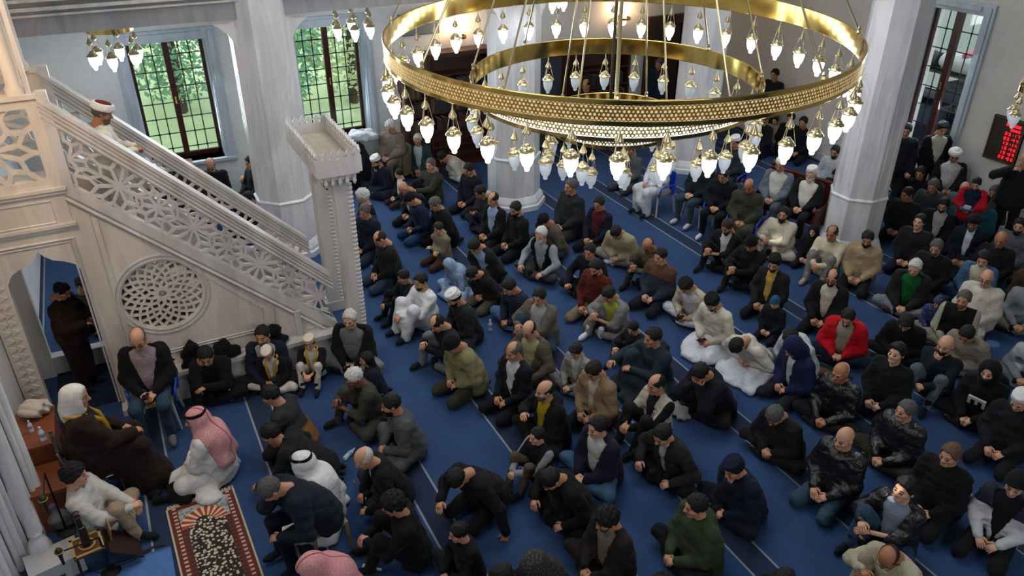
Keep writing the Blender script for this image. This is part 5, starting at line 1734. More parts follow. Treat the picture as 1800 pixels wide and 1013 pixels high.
p(1258, 527, 'K', 12, '#b5b1a0', '#bfc2c8', 'sk', 'man in black cap and cream cardigan over white robe reading a phone', robe=True, hp=38, lean=12, phone='R', gear='kufi', gearc='#101010', beard='sk')
p(1300, 602, 'K', 12, '#b5b0a4', '#bcc0c8', 'sk', 'person in cream hooded top and white robe folded far forward', robe=True, hp=80, lean=42, hood='down')
p(1361, 463, 'K', 18, '#191a1c', '#15161a', 'sk', 'bearded man in black cap and dark coat with yellow collar', shirt='#a3843c', open_=.4, gear='kufi', gearc='#0f0f10', beard='sk', hp=18, hy=10)
p(1283, 402, 'U', 15, '#101114', '#101114', 'sb', 'brown-bearded man in black jacket and white shirt with raised knee', shirt='#b0b2b4', open_=.5, beard='fb', hp=30, hy=-6)
p(1315, 425, 'U', 20, '#111214', '#101113', 'sk', 'man in black beanie and black jacket looking down, behind the brown-bearded man', gear='beanie', gearc='#0e0e10', hp=35)
p(1312, 325, 'C', 35, '#2d3126', '#2d3126', 'rb', 'bald man in long olive robe sitting on a blue plastic chair', robe=True, bulk=.02, hp=28, sk='b')
p(1238, 283, 'C', 10, '#10191b', '#2a3c44', 'sg', 'man in black hood, dark green coat and jeans sitting on a plastic chair', gear='hood', hp=0, hy=10, bulk=.03, sk='c', sock='#a9aaad')
p(1275, 310, 'C', 25, '#0e1018', '#0e1018', 'sk', 'man in dark navy coat and white socks sitting between the hood and the olive robe', hp=25, lean=8, sock='#bfc0c2', bulk=.02)
p(1162, 268, 'C', 5, '#b7bcc2', '#b4b9bf', 'sg', 'man in white robe sitting on a chair behind the hanging lamps', robe=True, hp=10)
p(1372, 290, 'C', 25, '#5a616d', '#4a4f58', 'sg', 'old man in white cap and blue-grey blazer on the wooden bench', shirt='#b0afa8', open_=1.3, gear='kufi', hp=14, bulk=.03, beard='mg')
p(1426, 305, 'C', 20, '#101114', '#17181b', 'sw', 'white-bearded man in white cap and black jacket on the wooden bench', shirt='#b8b4a8', open_=1.4, gear='kufi', beard='fw', hp=10, bulk=.03, sk='c')
p(1383, 378, 'U', 25, '#b3ac99', '#9c968a', 'sk', 'black-bearded man in cream sweater in front of the wooden bench', beard='fk', hp=6, hy=10, bulk=.03)
p(1427, 408, 'K', 20, '#0f1013', '#15161a', None, 'child in black hood between the two men in cream', gear='hood', sc=.74, hp=12, sk='p')
p(1464, 408, 'UU', 20, '#b0a690', '#6e6c68', 'bb', 'balding man in cream shirt and grey trousers clasping his knee', hp=12, hy=0, sk='b', sock='#8f8570')
p(1518, 418, 'K', 25, '#8c7a5e', '#15161a', 'sk', 'black-bearded man in buttoned tan jacket in front of the right column', beard='fk', hp=25, hy=12, bulk=.02)
p(1463, 488, 'K', 22, '#121316', '#121316', 'bk', 'man in glasses, black puffer jacket and pale shirt behind the red coat', shirt='#a8a18f', open_=.8, quilt=True, glasses=True, hp=18, hy=8, beard='sk')
p(1362, 532, 'K', 20, '#101218', '#131720', None, 'small child in teal blue beanie and black top', gear='beanie', gearc='#1c4862', sc=.68, hp=25, sk='p')
p(1490, 558, 'X', 30, rd, '#121c30', 'sk', 'man in bright red puffer coat and striped shirt', shirt='#807a6a', open_=.7, hood='down', bulk=.045, hp=32, lean=8, beard='sk', sk='c', hand='fist')
p(1376, 600, 'X', 5, '#a9abae', '#565a60', 'sk', 'man in white sweater bowing his head beside the navy hood', hp=50, lean=22, hood='down')
p(1413, 616, 'K', -5, '#111a3a', '#1a1c22', None, 'person in navy puffer jacket with hood pulled up', gear='hood', quilt=True, shirt='#a4a5a8', open_=.4, hp=40, lean=12, bulk=.02)
p(1593, 567, 'X', 25, '#121315', '#15161a', 'qk', 'young man in black jacket bending over his phone beside the red coat', hp=45, lean=16, phone='R', sk='c')
p(1680, 539, 'X', 30, '#1a2250', '#7e766a', None, 'small child in navy star-patterned jacket and matching hat', sc=.66, hp=25, topmat=dotted('#1a2250', '#8f97b5', 26.0, .22), gear='beanie', gmat=dotted('#1c3050', '#8f9db0', 26.0, .22), sk='p')
p(1700, 523, 'X', 25, '#101112', '#857f70', 'sg', 'man in black vest with beige sleeves holding the star-hatted child', beard='sg', hp=8, hy=-5, topmat=two_tone('#101112', '#8d887a'))
p(1725, 497, 'K', 20, '#b2ada0', '#9c978c', None, 'bald man in glasses and cream sweater', glasses=True, hp=12, hy=0, bulk=.05, sk='c')
p(1713, 578, 'X', 10, '#756d62', '#6a6258', 'sk', 'black-haired man in grey fleece bending forward', hp=40, lean=20, bulk=.04)
p(1622, 468, 'X', 25, '#171918', '#6e7176', 'sw', 'white-haired man in black puffer jacket and bright green shirt', shirt='#0b4a1c', open_=1.0, quilt=True, hood='down', hp=18, hy=0, bulk=.02, sk='c')
p(1657, 442, 'K', 22, '#101113', '#101113', 'sg', 'grey-haired man in black jacket behind the white-haired man in green', hp=18, hy=0, beard='sg')
p(1616, 390, 'K', 15, '#131416', '#131c30', 'sk', 'broad man in black sweater beside the right column, looking up', hp=-4, hy=0, bulk=.03, sk='c')
p(1603, 347, 'K', 15, '#111215', '#111215', 'sk', 'man in black looking aside behind the broad man', hp=15, hy=-20, sk='b')
p(1634, 337, 'K', 20, '#5d5644', '#2c2a26', 'sk', 'small child in olive coat among the back rows', sc=.7, hp=10, sk='p')
p(1671, 327, 'K', 15, '#46616e', '#2a3038', 'rb', 'bald man in blue-grey jacket behind the boy in red', hp=30, sk='c')
p(1650, 321, 'K', 20, '#2c3034', '#2c3034', 'sg', 'grey-haired man in dark clothes next to the bald blue-grey jacket', hp=25)
p(1660, 361, 'K', 25, '#121317', '#141a2a', 'sk', 'bearded man in black zip jacket and grey shirt in front of the boy in red', shirt='#8f8c86', open_=.7, beard='sk', hp=25)
p(1703, 322, 'S', 25, '#a01020', '#111830', 'sk', 'boy in red jacket and navy shirt standing and looking at a toy', shirt='#131a34', open_=1.5, sc=.80, hp=30, wl=(.26, .10, 1.12), wr=(.26, -.10, 1.12), sk='p', z0=0.0)
p(1737, 348, 'K', 15, '#1c5260', '#163440', 'sk', 'man in teal jacket behind the boy in red', hp=25, bulk=.02)
p(1722, 394, 'K', 20, '#0f1420', '#0f1420', 'sk', 'long-bearded man in black turban and dark navy robe', robe=True, gear='turban', gearc='#0e0f11', beard='fg', shirt='#a9abac', open_=.35, hp=18, sk='b')
p(1778, 398, 'K', 22, '#4c4e54', '#2b2d31', 'sk', 'black-bearded man in plain grey sweater near the right edge', beard='fk', hp=8, bulk=.03, sk='c')
p(1750, 423, 'K', 20, '#141416', '#141416', 'rg', 'shaven-headed man in black behind the denim jacket', hp=15, sk='b')
p(1747, 450, 'X', 22, '#3d5a78', '#2a3f58', 'qk', 'young man in denim jacket with cream collar', shirt='#a89f8e', open_=1.0, hood=None, hp=22, sk='p')
p(1795, 462, 'X', 20, '#3a2618', '#2a2420', 'sk', 'person in brown jacket at the right edge behind the denim jacket', hp=12)
p(1800, 500, 'X', 25, '#6f7376', '#6e6a60', 'sk', 'man in grey short-sleeved top at the right edge', hp=10)
p(1792, 598, 'X', 10, '#6a6f76', '#5a6068', 'sl', 'person in grey at the right edge with light brown hair', hp=40, lean=14)
p(1597, 618, 'K', 10, '#101312', '#111214', 'qk', 'young man in long black coat looking up, in front of the man reading his phone', hp=-6, hy=0, sk='p', bulk=.01)
p(1657, 618, 'UU', 12, '#131a22', '#4c5860', None, 'bald man in dark sweater and grey jeans resting his mouth on his fist', hp=10, hy=0, wr='chin', hand='fist', sk='c', beard='sk')
p(1724, 652, 'X', 12, '#0f1012', '#0f1012', 'sk', 'bearded man in black hoodie with white letter print and white sleeve bands', gear='hood', beard='fk', hp=8, hy=0, bulk=.02, sk='p')
p(1787, 698, 'K', 10, '#15161a', '#121316', 'rw', 'old man in white skullcap and black coat at the right edge', gear='kufi', hp=25, bulk=.03, sk='c')
p(1503, 668, 'X', 15, '#101113', '#15161a', 'rw', 'bald man in black jacket with pale reflective strips', hp=10, hy=-5, bulk=.02, sk='b', shiny=True)
p(1559, 703, 'X', 0, '#14160f' if False else '#15161a', '#2b2a22', 'sg', 'grey-haired man in black puffer jacket looking left past the bald man', quilt=True, shiny=True, hp=2, hy=-10, bulk=.03, sk='c')
p(1484, 771, 'K', 8, '#131416', '#2c4250', None, 'bald man in black leather jacket and blue jeans', shiny=True, hp=8, hy=-5, bulk=.03, sk='c', hand='flat')
p(1362, 731, 'X', 10, '#171819', '#121316', 'sg', 'man in charcoal coat sitting with bowed head left of the leather jacket', hp=48, lean=16, bulk=.02)
p(1670, 800, 'K', 8, '#0f1012', '#121316', 'sl', 'brown-haired man in plain black jacket behind the man in plaid', hp=8, hy=-5, bulk=.03, sk='c')
p(1785, 852, 'K', 15, '#11152a', '#0f1012', 'sk', 'young man in black and white track jacket', shirt='#101114', open_=.9, gear='beanie', gearc='#121316', hp=15, hy=5, sk='p', topmat=banded('#a9abb0', '#11152a', 'Z', 4.0, .10, -.52))
p(1590, 863, 'U', 5, '#121214', '#2a3f58', 'qk', 'man in black leather jacket and plaid shirt, his face lit by a sunbeam', shirt='#6c7688', open_=.9, shiny=True, hp=-4, hy=-5, bulk=.02, sk='p')
p(1562, 978, 'U', 5, '#a59d86', '#8d866f', 'rb', 'man in cream jacket bending his shaven head at the bottom edge', hp=45, lean=20, bulk=.03, glasses=True, sk='b')
p(1290, 823, 'XH', 0, '#111628', '#0f1320', 'sk', 'man in navy knitted cap and navy coat holding his chin', gear='kufi', gearc='#10142a', hp=28, lean=10, bulk=.03, hand='fist', sk='c')
p(1159, 758, 'XL', 10, '#1e1f1c', '#0f1012', 'sk', 'black-haired man in dark coat with watch, hands hanging over his knees', shirt='#a4a6a4', open_=.25, hp=30, lean=14, bulk=.02, sk='c')
p(1050, 751, 'X', 8, '#171628', '#36546e', 'sk', 'young man in dark purple padded jacket over white hoodie', shirt='#a9aaa8', open_=1.0, hp=10, hy=-5, bulk=.02, quilt=True, sk='p')
p(960, 780, 'UU', 10, '#101216', '#4a4034', 'sk', 'boy in black vest with grey sleeves and clasped hands', sc=.80, hp=6, hy=-5, sk='p', topmat=two_tone('#101216', '#7a7d80'))
p(965, 847, 'XL', 10, '#0f1012', '#0d0e10', 'sk', 'man in black hooded coat bowing his cropped head above folded knees', hood='down', hp=48, lean=18, bulk=.03)
p(1223, 890, 'X', -5, '#313a28', '#111214', 'sk', 'man in olive green hooded coat with clasped hands, seen from behind', hood='down', hp=10, hy=-12, bulk=.04, sk='c')
p(1073, 922, 'X', 5, '#1f1a18', '#1c1715', 'ck', 'man in dark brown suit near the bottom edge', shirt='#6c5f54', open_=.7, hp=22, hy=-8, bulk=.02, beard='sg')
p(1135, 1000, 'X', 5, '#1a1b1e', kk, 'ck', 'curly black-haired man with white collar cut off by the bottom edge', shirt='#b0b0b0', open_=.8, hp=30)
p(1376, 1024, 'X', 5, '#17171a', kk, 'sk', 'person cut off by the bottom edge left of the cream jacket', hp=20)
# back rows and the aisles
p(668, 206, 'C', 40, '#6b6158', '#5c524a', 'cw', 'white-haired man in beige jacket sitting in the olive armchair', hp=22, bulk=.04, sk='c')
p(724, 240, 'X', 60, '#2a3c3e', '#a8a69e', 'sw', 'masked man in grey-green jacket and pale trousers beside the bookcase', shirt='#9fb0b0', open_=.6, hp=12, bulk=.02)
p(824, 298, 'K', 20, '#11131a', '#11131a', 'sk', 'man in dark jacket half hidden left of the middle column', hp=25)
p(1030, 150, 'S', 40, '#141416', '#141416', 'bk', 'man in black standing by the bookcases behind the middle chandelier ring', hp=10, z0=0)
p(1156, 112, 'S', 30, '#1c2a3c', '#182030', 'sg', 'man in blue jacket standing at the bookcase near the corner column', hp=14)
p(1384, 128, 'S', 10, '#16181c', '#16181c', 'sk', 'man in dark coat standing in the far aisle right of the corner column', hp=10)
p(1468, 267, 'K', 20, '#9aa2a8', '#8f979d', 'sk', 'black-bearded man in pale blue shirt behind the wooden bench', beard='sk', hp=14)
p(1470, 307, 'K', 20, '#131418', '#131418', 'sk', 'dark-haired boy behind the wooden bench beside the column', sc=.85, hp=30)
p(1378, 216, 'K', 25, '#8a7f68', '#5b6a74', 'sk', 'boy in beige vest at the back of the hall', sc=.8, hp=15, sk='p')
p(1422, 206, 'K', 20, '#101116', '#101116', 'sk', 'man in black jacket at the back of the hall beside the boy in beige', hp=12)
p(1486, 192, 'K', 20, '#101116', '#1a1c22', 'sk', 'man in dark jacket by the rear wall left of the right column', hp=12, sc=.95)
p(1345, 208, 'K', 10, '#15161c', '#15161c', 'sg', 'man in dark clothes at the back left of the boy in beige', hp=16)
p(1292, 250, 'C', 15, '#20262c', '#20262c', 'sk', 'man in white cap sitting behind the olive robe', gear='kufi', hp=14)
p(1110, 262, 'K', 10, '#4a4c50', '#3a3c40', 'sk', 'man in grey behind the glass lamps left of the white robe', hp=14)
p(1675, 224, 'S', 60, '#111216', '#111216', 'qk', 'young man in black suit and white shirt standing by the rear window', shirt='#a5a29a', open_=1.1, hp=24, hy=0, sk='c')
p(1694, 268, 'C', 40, '#14161a', '#a3a5a8', 'sk', 'man in white turban and white shirt sitting against the rear wall', gear='turban', shirt='#a9abae', open_=1.5, hp=24, sk='b', sc=1.05)
p(1790, 276, 'S', 45, '#15181a', '#121316', 'rg', 'man in dark green jacket standing at the right edge, phone at his ear', hp=12, bulk=.03, wr=(.20, -.20, 1.50), sk='c')
p(1618, 232, 'S', 35, '#12151d', '#12151d', 'sk', 'man in navy jacket standing half behind the right column', hp=18)
p(1612, 302, 'K', 20, '#101115', '#101115', 'sk', 'man in black sitting in the shade beside the right column', hp=20)
p(1640, 285, 'K', 30, '#0f1013', '#0f1013', 'sk', 'man in black sitting at the feet of the young man in the suit', hp=24)
p(374, 290, 'C', 75, '#101114', '#14151a', 'rg', 'man in glasses and black top reading by the tall left window', glasses=True, hp=38)
p(432, 318, 'X', 20, '#a8abb2', '#2a2e36', 'rg', 'man in white shirt bending down behind the minbar stairs', hp=60, lean=36)
p(437, 346, 'K', 40, '#14161c', '#14161c', 'ck', 'curly-haired boy in black behind the minbar stairs', sc=.85, hp=25)
p(436, 288, 'C', 20, '#15151b', '#15151b', 'sk', 'person in dark jacket half hidden by the left column', hp=15)
p(1785, 500 - 165, 'K', 15, '#3c4c50', '#3a4448', 'sg', 'person in pale teal jacket at the right edge beside the standing man', hp=14)
# ------------------------------------------------------------------ furniture and small things
def who(text):
    return next(r for r, l, c in PEOPLE if text in l)
def place(root):
    return root.location.copy(), root.rotation_euler.z
PB, PY, PWH = plain('#1a3fb0', .35), plain('#b8980f', .4), plain('#a8aaac', .4)
def plastic_chair(person_root, label, dz=0.0):
    loc, th = place(person_root)
    o = thing('plastic_chair', label, 'chair', loc, th, 'blue plastic chairs')
    m = MB()
    m.box((-.19, -.20, .405), (.22, .20, .43)); m.build('seat', PY, o)
    V_, F_ = [], []
    N_ = 13
    for i_ in range(N_):
        a_ = math.radians(90 + 180 * i_ / (N_ - 1))
        for r_, z_ in ((.235, .42), (.255, .80), (.275, .80), (.258, .42)):
            V_.append((r_ * math.cos(a_) * .95 - .06, r_ * math.sin(a_) * 1.08, z_ - (.16 if abs(i_ - 6) > 4 and z_ > .5 else 0)))
    for i_ in range(N_ - 1):
        for k_ in range(4):
            F_.append((i_ * 4 + k_, i_ * 4 + (k_ + 1) % 4, (i_ + 1) * 4 + (k_ + 1) % 4, (i_ + 1) * 4 + k_))
    F_ += [(0, 1, 2, 3), tuple((N_ - 1) * 4 + q for q in (3, 2, 1, 0))]
    m = MB(); m.add(V_, F_); m.build('backrest', PB, o, 40)
    for sy in (-1, 1):
        m = MB(); m.tube([(-.06, sy * .275, .64), (.10, sy * .28, .63), (.20, sy * .27, .60), (.22, sy * .245, .42)], .018, 6, True, .8); m.build('armrest', PB, o, True)
        for sx in (-1, 1):
            m = MB(); m.tube([(sx * .19 + .01, sy * .19, .41), (sx * .24 + .01, sy * .24, 0)], [.024, .017], 6); m.build('leg', PWH, o)
    return o
plastic_chair(who('mauve shirt'), 'blue and yellow plastic chair under the man in the mauve shirt')
plastic_chair(who('long olive robe'), 'blue plastic chair under the bald man in the olive robe')
plastic_chair(who('man in black hood, dark green'), 'blue plastic chair under the man in the black hood and jeans')
plastic_chair(who('dark navy coat and white socks'), 'blue plastic chair under the man in the navy coat and white socks')
plastic_chair(who('behind the hanging lamps'), 'blue plastic chair under the white-robed man behind the lamps')
plastic_chair(who('sitting behind the olive robe'), 'blue plastic chair under the white-capped man behind the olive robe')
# the preacher's chair
loc, th = place(who('preacher'))
o = thing('desk_chair', 'black padded chair with metal frame under the preacher', 'chair', loc, th)
m = MB(); m.box((-.22, -.22, .38), (.24, .22, .43)); m.build('seat', leather('#141416'), o)
m = MB(); m.box((-.29, -.21, .50), (-.25, .21, .92)); m.build('backrest', leather('#141416'), o)
for sy in (-1, 1):
    m = MB(); m.tube([(.22, sy * .23, 0), (.20, sy * .23, .40), (-.22, sy * .23, .40), (-.28, sy * .23, .92)], .013, 6); m.build('frame', plain('#8d8f92', .3, .9), o)
    m = MB(); m.tube([(-.22, sy * .23, .40), (-.28, sy * .24, 0)], .013, 6); m.build('leg', plain('#8d8f92', .3, .9), o)
# olive tub armchair
loc, th = place(who('olive armchair'))
o = thing('armchair', 'olive tub armchair beside the second window', 'armchair', loc, th)
m = MB(); m.box((-.26, -.26, .30), (.28, .26, .42)); m.build('seat', fabric('#4a4636'), o)
V_, F_ = [], []
for i_ in range(15):
    a_ = math.radians(60 + 240 * i_ / 14)
    hh = .62 + .16 * math.sin(math.pi * i_ / 14)
    for r_, z_ in ((.29, .22), (.32, hh), (.37, hh), (.34, .20)):
        V_.append((r_ * math.cos(a_) - .02, r_ * math.sin(a_), z_))
for i_ in range(14):
    for k_ in range(4):
        F_.append((i_ * 4 + k_, i_ * 4 + (k_ + 1) % 4, (i_ + 1) * 4 + (k_ + 1) % 4, (i_ + 1) * 4 + k_))
F_ += [(0, 1, 2, 3), (59, 58, 57, 56)]
m = MB(); m.add(V_, F_); m.build('backrest', fabric('#5a5440'), o, 40)
for sx in (-1, 1):
    for sy in (-1, 1):
        m = MB(); m.tube([(sx * .2, sy * .2, .31), (sx * .24, sy * .24, 0)], [.024, .015], 6); m.build('leg', wood('#3a2a1c'), o)
# wooden bench for the two white-capped men
la, tha = place(who('blue-grey blazer'))
lb, _ = place(who('white cap and black jacket on the wooden bench'))
mid = (la + lb) / 2
ang = math.atan2(lb.y - la.y, lb.x - la.x) + math.pi / 2
d_ = Vector((math.cos(ang), math.sin(ang), 0))
if d_.x > 0: ang += math.pi
half = (lb - la).length / 2 + .33
o = thing('wooden_bench', 'dark red wooden bench with carved arm ends seating two white-capped men', 'bench', (mid.x, mid.y, 0), ang)
WB = wood('#4a1a12', .3)
m = MB(); m.box((-.28, -half, .38), (.26, half, .43)); m.build('seat', WB, o)
m = MB(); m.box((-.36, -half, .30), (-.31, half, 1.02)); m.build('backrest', WB, o)
m = MB(); m.tube([(-.335, -half - .03, 1.03), (-.335, half + .03, 1.03)], .035, 8); m.build('top_rail', WB, o)
for sy in (-1, 1):
    y_ = sy * half
    m = MB(); m.prism([(-.36, 0), (-.28, 0), (-.26, .30), (.24, .30), (.24, 0), (.32, 0), (.33, .62), (-.33, .72)], lambda u_, v_, d: (u_, y_ + d, v_), -.025, .025); m.build('end_panel', WB, o)
    m = MB(); m.tube([(-.32, y_, .72), (.0, y_, .67), (.36, y_, .64)], .032, 8); m.build('armrest', WB, o, True)
    m = MB(); m.lathe([(.02, 0), (.045, .03), (.05, .07), (.03, .10), (.015, .13)], (.34, y_, .63), 10); m.build('arm_knob', WB, o, True)
    m = MB(); m.lathe([(.03, 0), (.045, .04), (.03, .08), (.01, .12)], (-.335, y_, 1.05), 10); m.build('finial', WB, o, True)
# desk beside the preacher: two levels
DK = wood('#744024', .4)
p0, p1 = at_z(92, 712, .78), at_z(96, 778, .78)
x1 = max(p0[0], p1[0])
o = thing('wooden_desk', 'two-level orange brown wooden desk beside the preacher', 'desk', (x1 - .30, (p0[1] + p1[1]) / 2, 0))
hy_ = abs(p0[1] - p1[1]) / 2
m = MB(); m.box((-.10, -hy_, .74), (.30, hy_, .78)); m.build('desk_top', DK, o)
m = MB(); m.box((-.08, -hy_ + .02, 0), (.28, hy_ - .02, .74)); m.build('body', DK, o)
m = MB(); m.box((-.02, -hy_ - .52, .50), (.36, -hy_, .54)); m.build('side_shelf', DK, o)
m = MB(); m.box((.0, -hy_ - .50, 0), (.34, -hy_ - .46, .50)); m.build('side_panel', DK, o)
m = MB(); m.box((.30, -hy_ - .46, .05), (.34, -hy_, .50)); m.build('door', wood('#5c301a', .4), o)
DESK = o.location.copy()
b_ = thing('folded_turban_cloth', 'crumpled white cloth lying on the desk beside the preacher', 'cloth', (DESK.x + .12, DESK.y + hy_ - .14, .78))
V, Q = surface(lambda P: smin(ellip(P, A(-.02, 0, .10), A(.13, .13, .10)), ellip(P, A(.07, .03, .07), A(.09, .10, .07)), .05) + rough(P, .016, 55, 21), (-.28, -.24, 0), (.30, .24, .27), .02)
link('cloth_body', fast_mesh('cloth', V, Q, [fabric('#b7ada2')]), b_)

# water bottles and cups
m = MB(); m.lathe([(.028, 0), (.031, .01), (.031, .06), (.028, .07), (.031, .08), (.031, .12), (.024, .145), (.013, .165), (.012, .18)], n=12); BOT = m.mesh('bottle_body', bottle_plastic(), True)
m = MB(); m.lathe([(.0145, .178), (.0145, .20), (.013, .203)], n=10); BCAP = m.mesh('bottle_cap', plain('#a9b4bd', .5), 40)
m = MB(); m.lathe([(.0318, .075), (.0318, .118)], n=12, cap=False); BLAB = m.mesh('bottle_label', plain('#7f97b0', .5), True)
def bottle(loc, label, lying=None, sc=1.0):
    o = thing('water_bottle', label, 'bottle', loc, 0, 'water bottles')
    o.scale = (sc,) * 3
    if lying is not None:
        o.rotation_euler = (math.pi / 2, 0, lying); o.location.z += .032
    link('bottle_body', BOT, o); link('bottle_cap', BCAP, o); link('bottle_label', BLAB, o)
def fl3(x, y, z=0.0): return tuple(at_z(x, y, z))
bottle(fl3(633, 568), 'small water bottle on the carpet at the foot of the minbar post')
bottle(fl3(650, 603), 'small water bottle standing below the minbar post next to the grey trousers')
bottle(fl3(862, 582), 'clear water bottle standing alone behind the khaki coat')
bottle(fl3(407, 703), 'water bottle beside the man in black resting his cheek')
bottle(fl3(638, 1000), 'labelled water bottle lying on the carpet at the bottom edge', lying=.9)
bottle(fl3(123, 778, .54), 'water bottle on the lower shelf of the wooden desk')
bottle((DESK.x + .20, DESK.y - hy_ + .07, .78), 'water bottle standing at the near end of the desk top')
bottle((DESK.x + .08, DESK.y - .07, .78), 'short cup-shaped bottle beside the white cloth on the desk', sc=.8)
bottle(fl3(606, 810), 'water bottle lying beside the bald man in the black suit', lying=2.2)
m = MB(); m.lathe([(.026, 0), (.036, .09), (.034, .09), (.024, .006)], n=14); c_ = m.mesh('cup_body', bottle_plastic(), 40)
o = thing('plastic_cup', 'clear plastic cup standing at the corner of the patterned rug', 'cup', fl3(397, 884)); link('cup_body', c_, o)
m = MB(); m.lathe([(.037, .086), (.038, .09), (.037, .094), (.036, .09), (.037, .086)], n=14, cap=False); m.build('cup_rim', bottle_plastic(), o)

# prayer rug with fringe and the plain blue mat
t = NT('prayer rug')
tc = t.n('ShaderNodeTexCoord')
sp = t.n('ShaderNodeSeparateXYZ'); t.l(tc, 'Object', sp, 0)
def T2(op, a_, b_=None, c_=None):
    q = t.n('ShaderNodeMath', operation=op)
    for i_, v in enumerate((a_, b_, c_)):
        if v is None: continue
        if isinstance(v, (int, float)): q.inputs[i_].default_value = v
        else: t.t.links.new(v, q.inputs[i_])
    return q.outputs[0]
def mixc(fac, c0, c1):
    q = t.n('ShaderNodeMix', data_type='RGBA')
    for i_, v in ((6, c0), (7, c1)):
        if isinstance(v, str): q.inputs[i_].default_value = lin(v)
        else: t.t.links.new(v, q.inputs[i_])
    t.t.links.new(fac, q.inputs[0])
    return q.outputs[2]
RW, RL = .36, 1.35
ax_ = T2('ABSOLUTE', sp.outputs['X'])
vo = t.n('ShaderNodeTexVoronoi', i_Scale=26.0); t.l(tc, 'Object', vo, 'Vector')
vo2 = t.n('ShaderNodeTexVoronoi', i_Scale=14.0); t.l(tc, 'Object', vo2, 'Vector')
field = mixc(T2('GREATER_THAN', vo.outputs['Distance'], .42), '#b0a58e', '#16110f')
tri = T2('PINGPONG', sp.outputs['Y'], .030)
border = mixc(T2('MULTIPLY', T2('LESS_THAN', tri, .013), T2('LESS_THAN', T2('ABSOLUTE', T2('SUBTRACT', ax_, .29)), .020)), '#5c1712', '#a89d86')
inner = mixc(T2('LESS_THAN', T2('PINGPONG', sp.outputs['Y'], .03), .010), '#3a1710', '#5a2416')
col = mixc(T2('GREATER_THAN', ax_, .20), field, inner)
col = mixc(T2('GREATER_THAN', ax_, .255), col, border)
col = mixc(T2('GREATER_THAN', ax_, .325), col, '#48201a')
# fan arch near the head end
dy = T2('SUBTRACT', sp.outputs['Y'], .18)
rr_ = T2('SQRT', T2('ADD', T2('MULTIPLY', T2('ADD', sp.outputs['X'], .02), T2('ADD', sp.outputs['X'], .02)), T2('MULTIPLY', dy, dy)))
an = T2('ARCTAN2', dy, sp.outputs['X'])
seg = T2('LESS_THAN', T2('PINGPONG', an, .16), .07)
fan = mixc(seg, '#8a2c14', '#b9a98c')
up_ = T2('GREATER_THAN', dy, 0.0)
inring = T2('MULTIPLY', T2('MULTIPLY', T2('LESS_THAN', rr_, .25), T2('GREATER_THAN', rr_, .11)), T2('MULTIPLY', up_, T2('LESS_THAN', ax_, .255)))
above = T2('MULTIPLY', T2('MULTIPLY', T2('GREATER_THAN', rr_, .25), up_), T2('LESS_THAN', ax_, .255))
col = mixc(above, col, mixc(T2('GREATER_THAN', vo.outputs['Distance'], .4), '#5f6a70', '#8f9490'))
col = mixc(inring, col, fan)
col = mixc(T2('GREATER_THAN', sp.outputs['Y'], .50), col, border)
t.t.links.new(col, t.b.inputs['Base Color'])
t.set(Roughness=.9)
c0, c1 = at_z(318, 886), at_z(392, 868)
cx_ = (c0[0] + c1[0]) / 2; ytop = (c0[1] + c1[1]) / 2
o = thing('prayer_rug', 'ornate red, cream and black prayer rug with cream fringe', 'rug', (cx_, ytop - .58, 0), math.radians(2))
m = MB(); m.box((-RW, -.95, .002), (RW, .56, .014)); m.build('rug_body', t.m, o)
m = MB()
for i_ in range(36):
    x_ = -RW + .01 + i_ * (2 * RW - .02) / 35
    m.tube([(x_, .555, .010), (x_ + random.uniform(-.01, .01), .59, .008), (x_ + random.uniform(-.015, .015), .625, .007)], [.010, .011, .006], 4)
m.build('fringe', fabric('#b7ab90'), o)
for sx in (-1, 1):
    m = MB(); m.box((sx * RW - .010, -.95, .002), (sx * RW + .010, .56, .018)); m.build('side_binding', fabric('#a99d84'), o)
e0, e1 = at_z(300, 962), at_z(170, 1010)
o = thing('blue_mat', 'plain lighter blue mat at the bottom left edge', 'mat', (cx_ - .95, e0[1] - .80, 0))
m = MB(); m.box((-.58, -1.2, .001), (.55, .78, .012)); m.build('mat_body', fabric('#45699c'), o)
m = MB(); m.box((-.58, .78, .001), (.55, .80, .016)); m.build('mat_edge', fabric('#3a5a88'), o)

# dark jackets, bags and bundles
def cloth_heap(loc, label, size, hexa, name='folded_coat', cat='coat', seed=0, group=None):
    o = thing(name, label, cat, loc, 0 if size[1] < .1 else random.uniform(0, 3), group)
    a_, b_, c_ = size
    V, Q = surface(lambda P: smin(ellip(P, A(0, 0, c_ * .5), A(a_, b_, c_ * .62)), ellip(P, A(a_ * .4, -b_ * .3, c_ * .3), A(a_ * .6, b_ * .6, c_ * .4)), .08) + rough(P, min(.022, c_ * .18), 26, seed) + rough(P, .008, 60, seed + 1), (-a_ * 1.5, -b_ * 1.5, 0.004), (a_ * 1.5, b_ * 1.5, c_ * 1.5), .028)
    link(name + '_body', fast_mesh(name, V, Q, [fabric(hexa)]), o)
    m = MB(); m.tube([(a_ * .5, -b_ * .1, c_ * .75), (a_ * .2, b_ * .1, c_ * 1.15), (-a_ * .3, b_ * .2, c_ * 1.05)], .014, 5); m.build('strap' if cat == 'bag' else 'sleeve_edge', fabric(hexa), o, True)
    return o
cloth_heap(fl3(318, 862), 'black jacket lying folded at the head of the patterned rug', (.26, .2, .10), '#0e0c0c', seed=31)
cloth_heap((.10, YN - .125, .462), 'black backpack on the minbar plinth behind the blue plastic chair', (.16, .062, .28), '#0d0d0f', 'backpack', 'bag', 32)
cloth_heap((.55, YN - .125, .462), 'dark bag on the minbar plinth behind the man resting his cheek', (.14, .060, .24), '#0f0f12', 'backpack', 'bag', 33)
cloth_heap((1.15, YN - .125, .462), 'black coat heaped on the minbar plinth behind the grey-bearded man', (.15, .060, .26), '#0e0e10', seed=34)
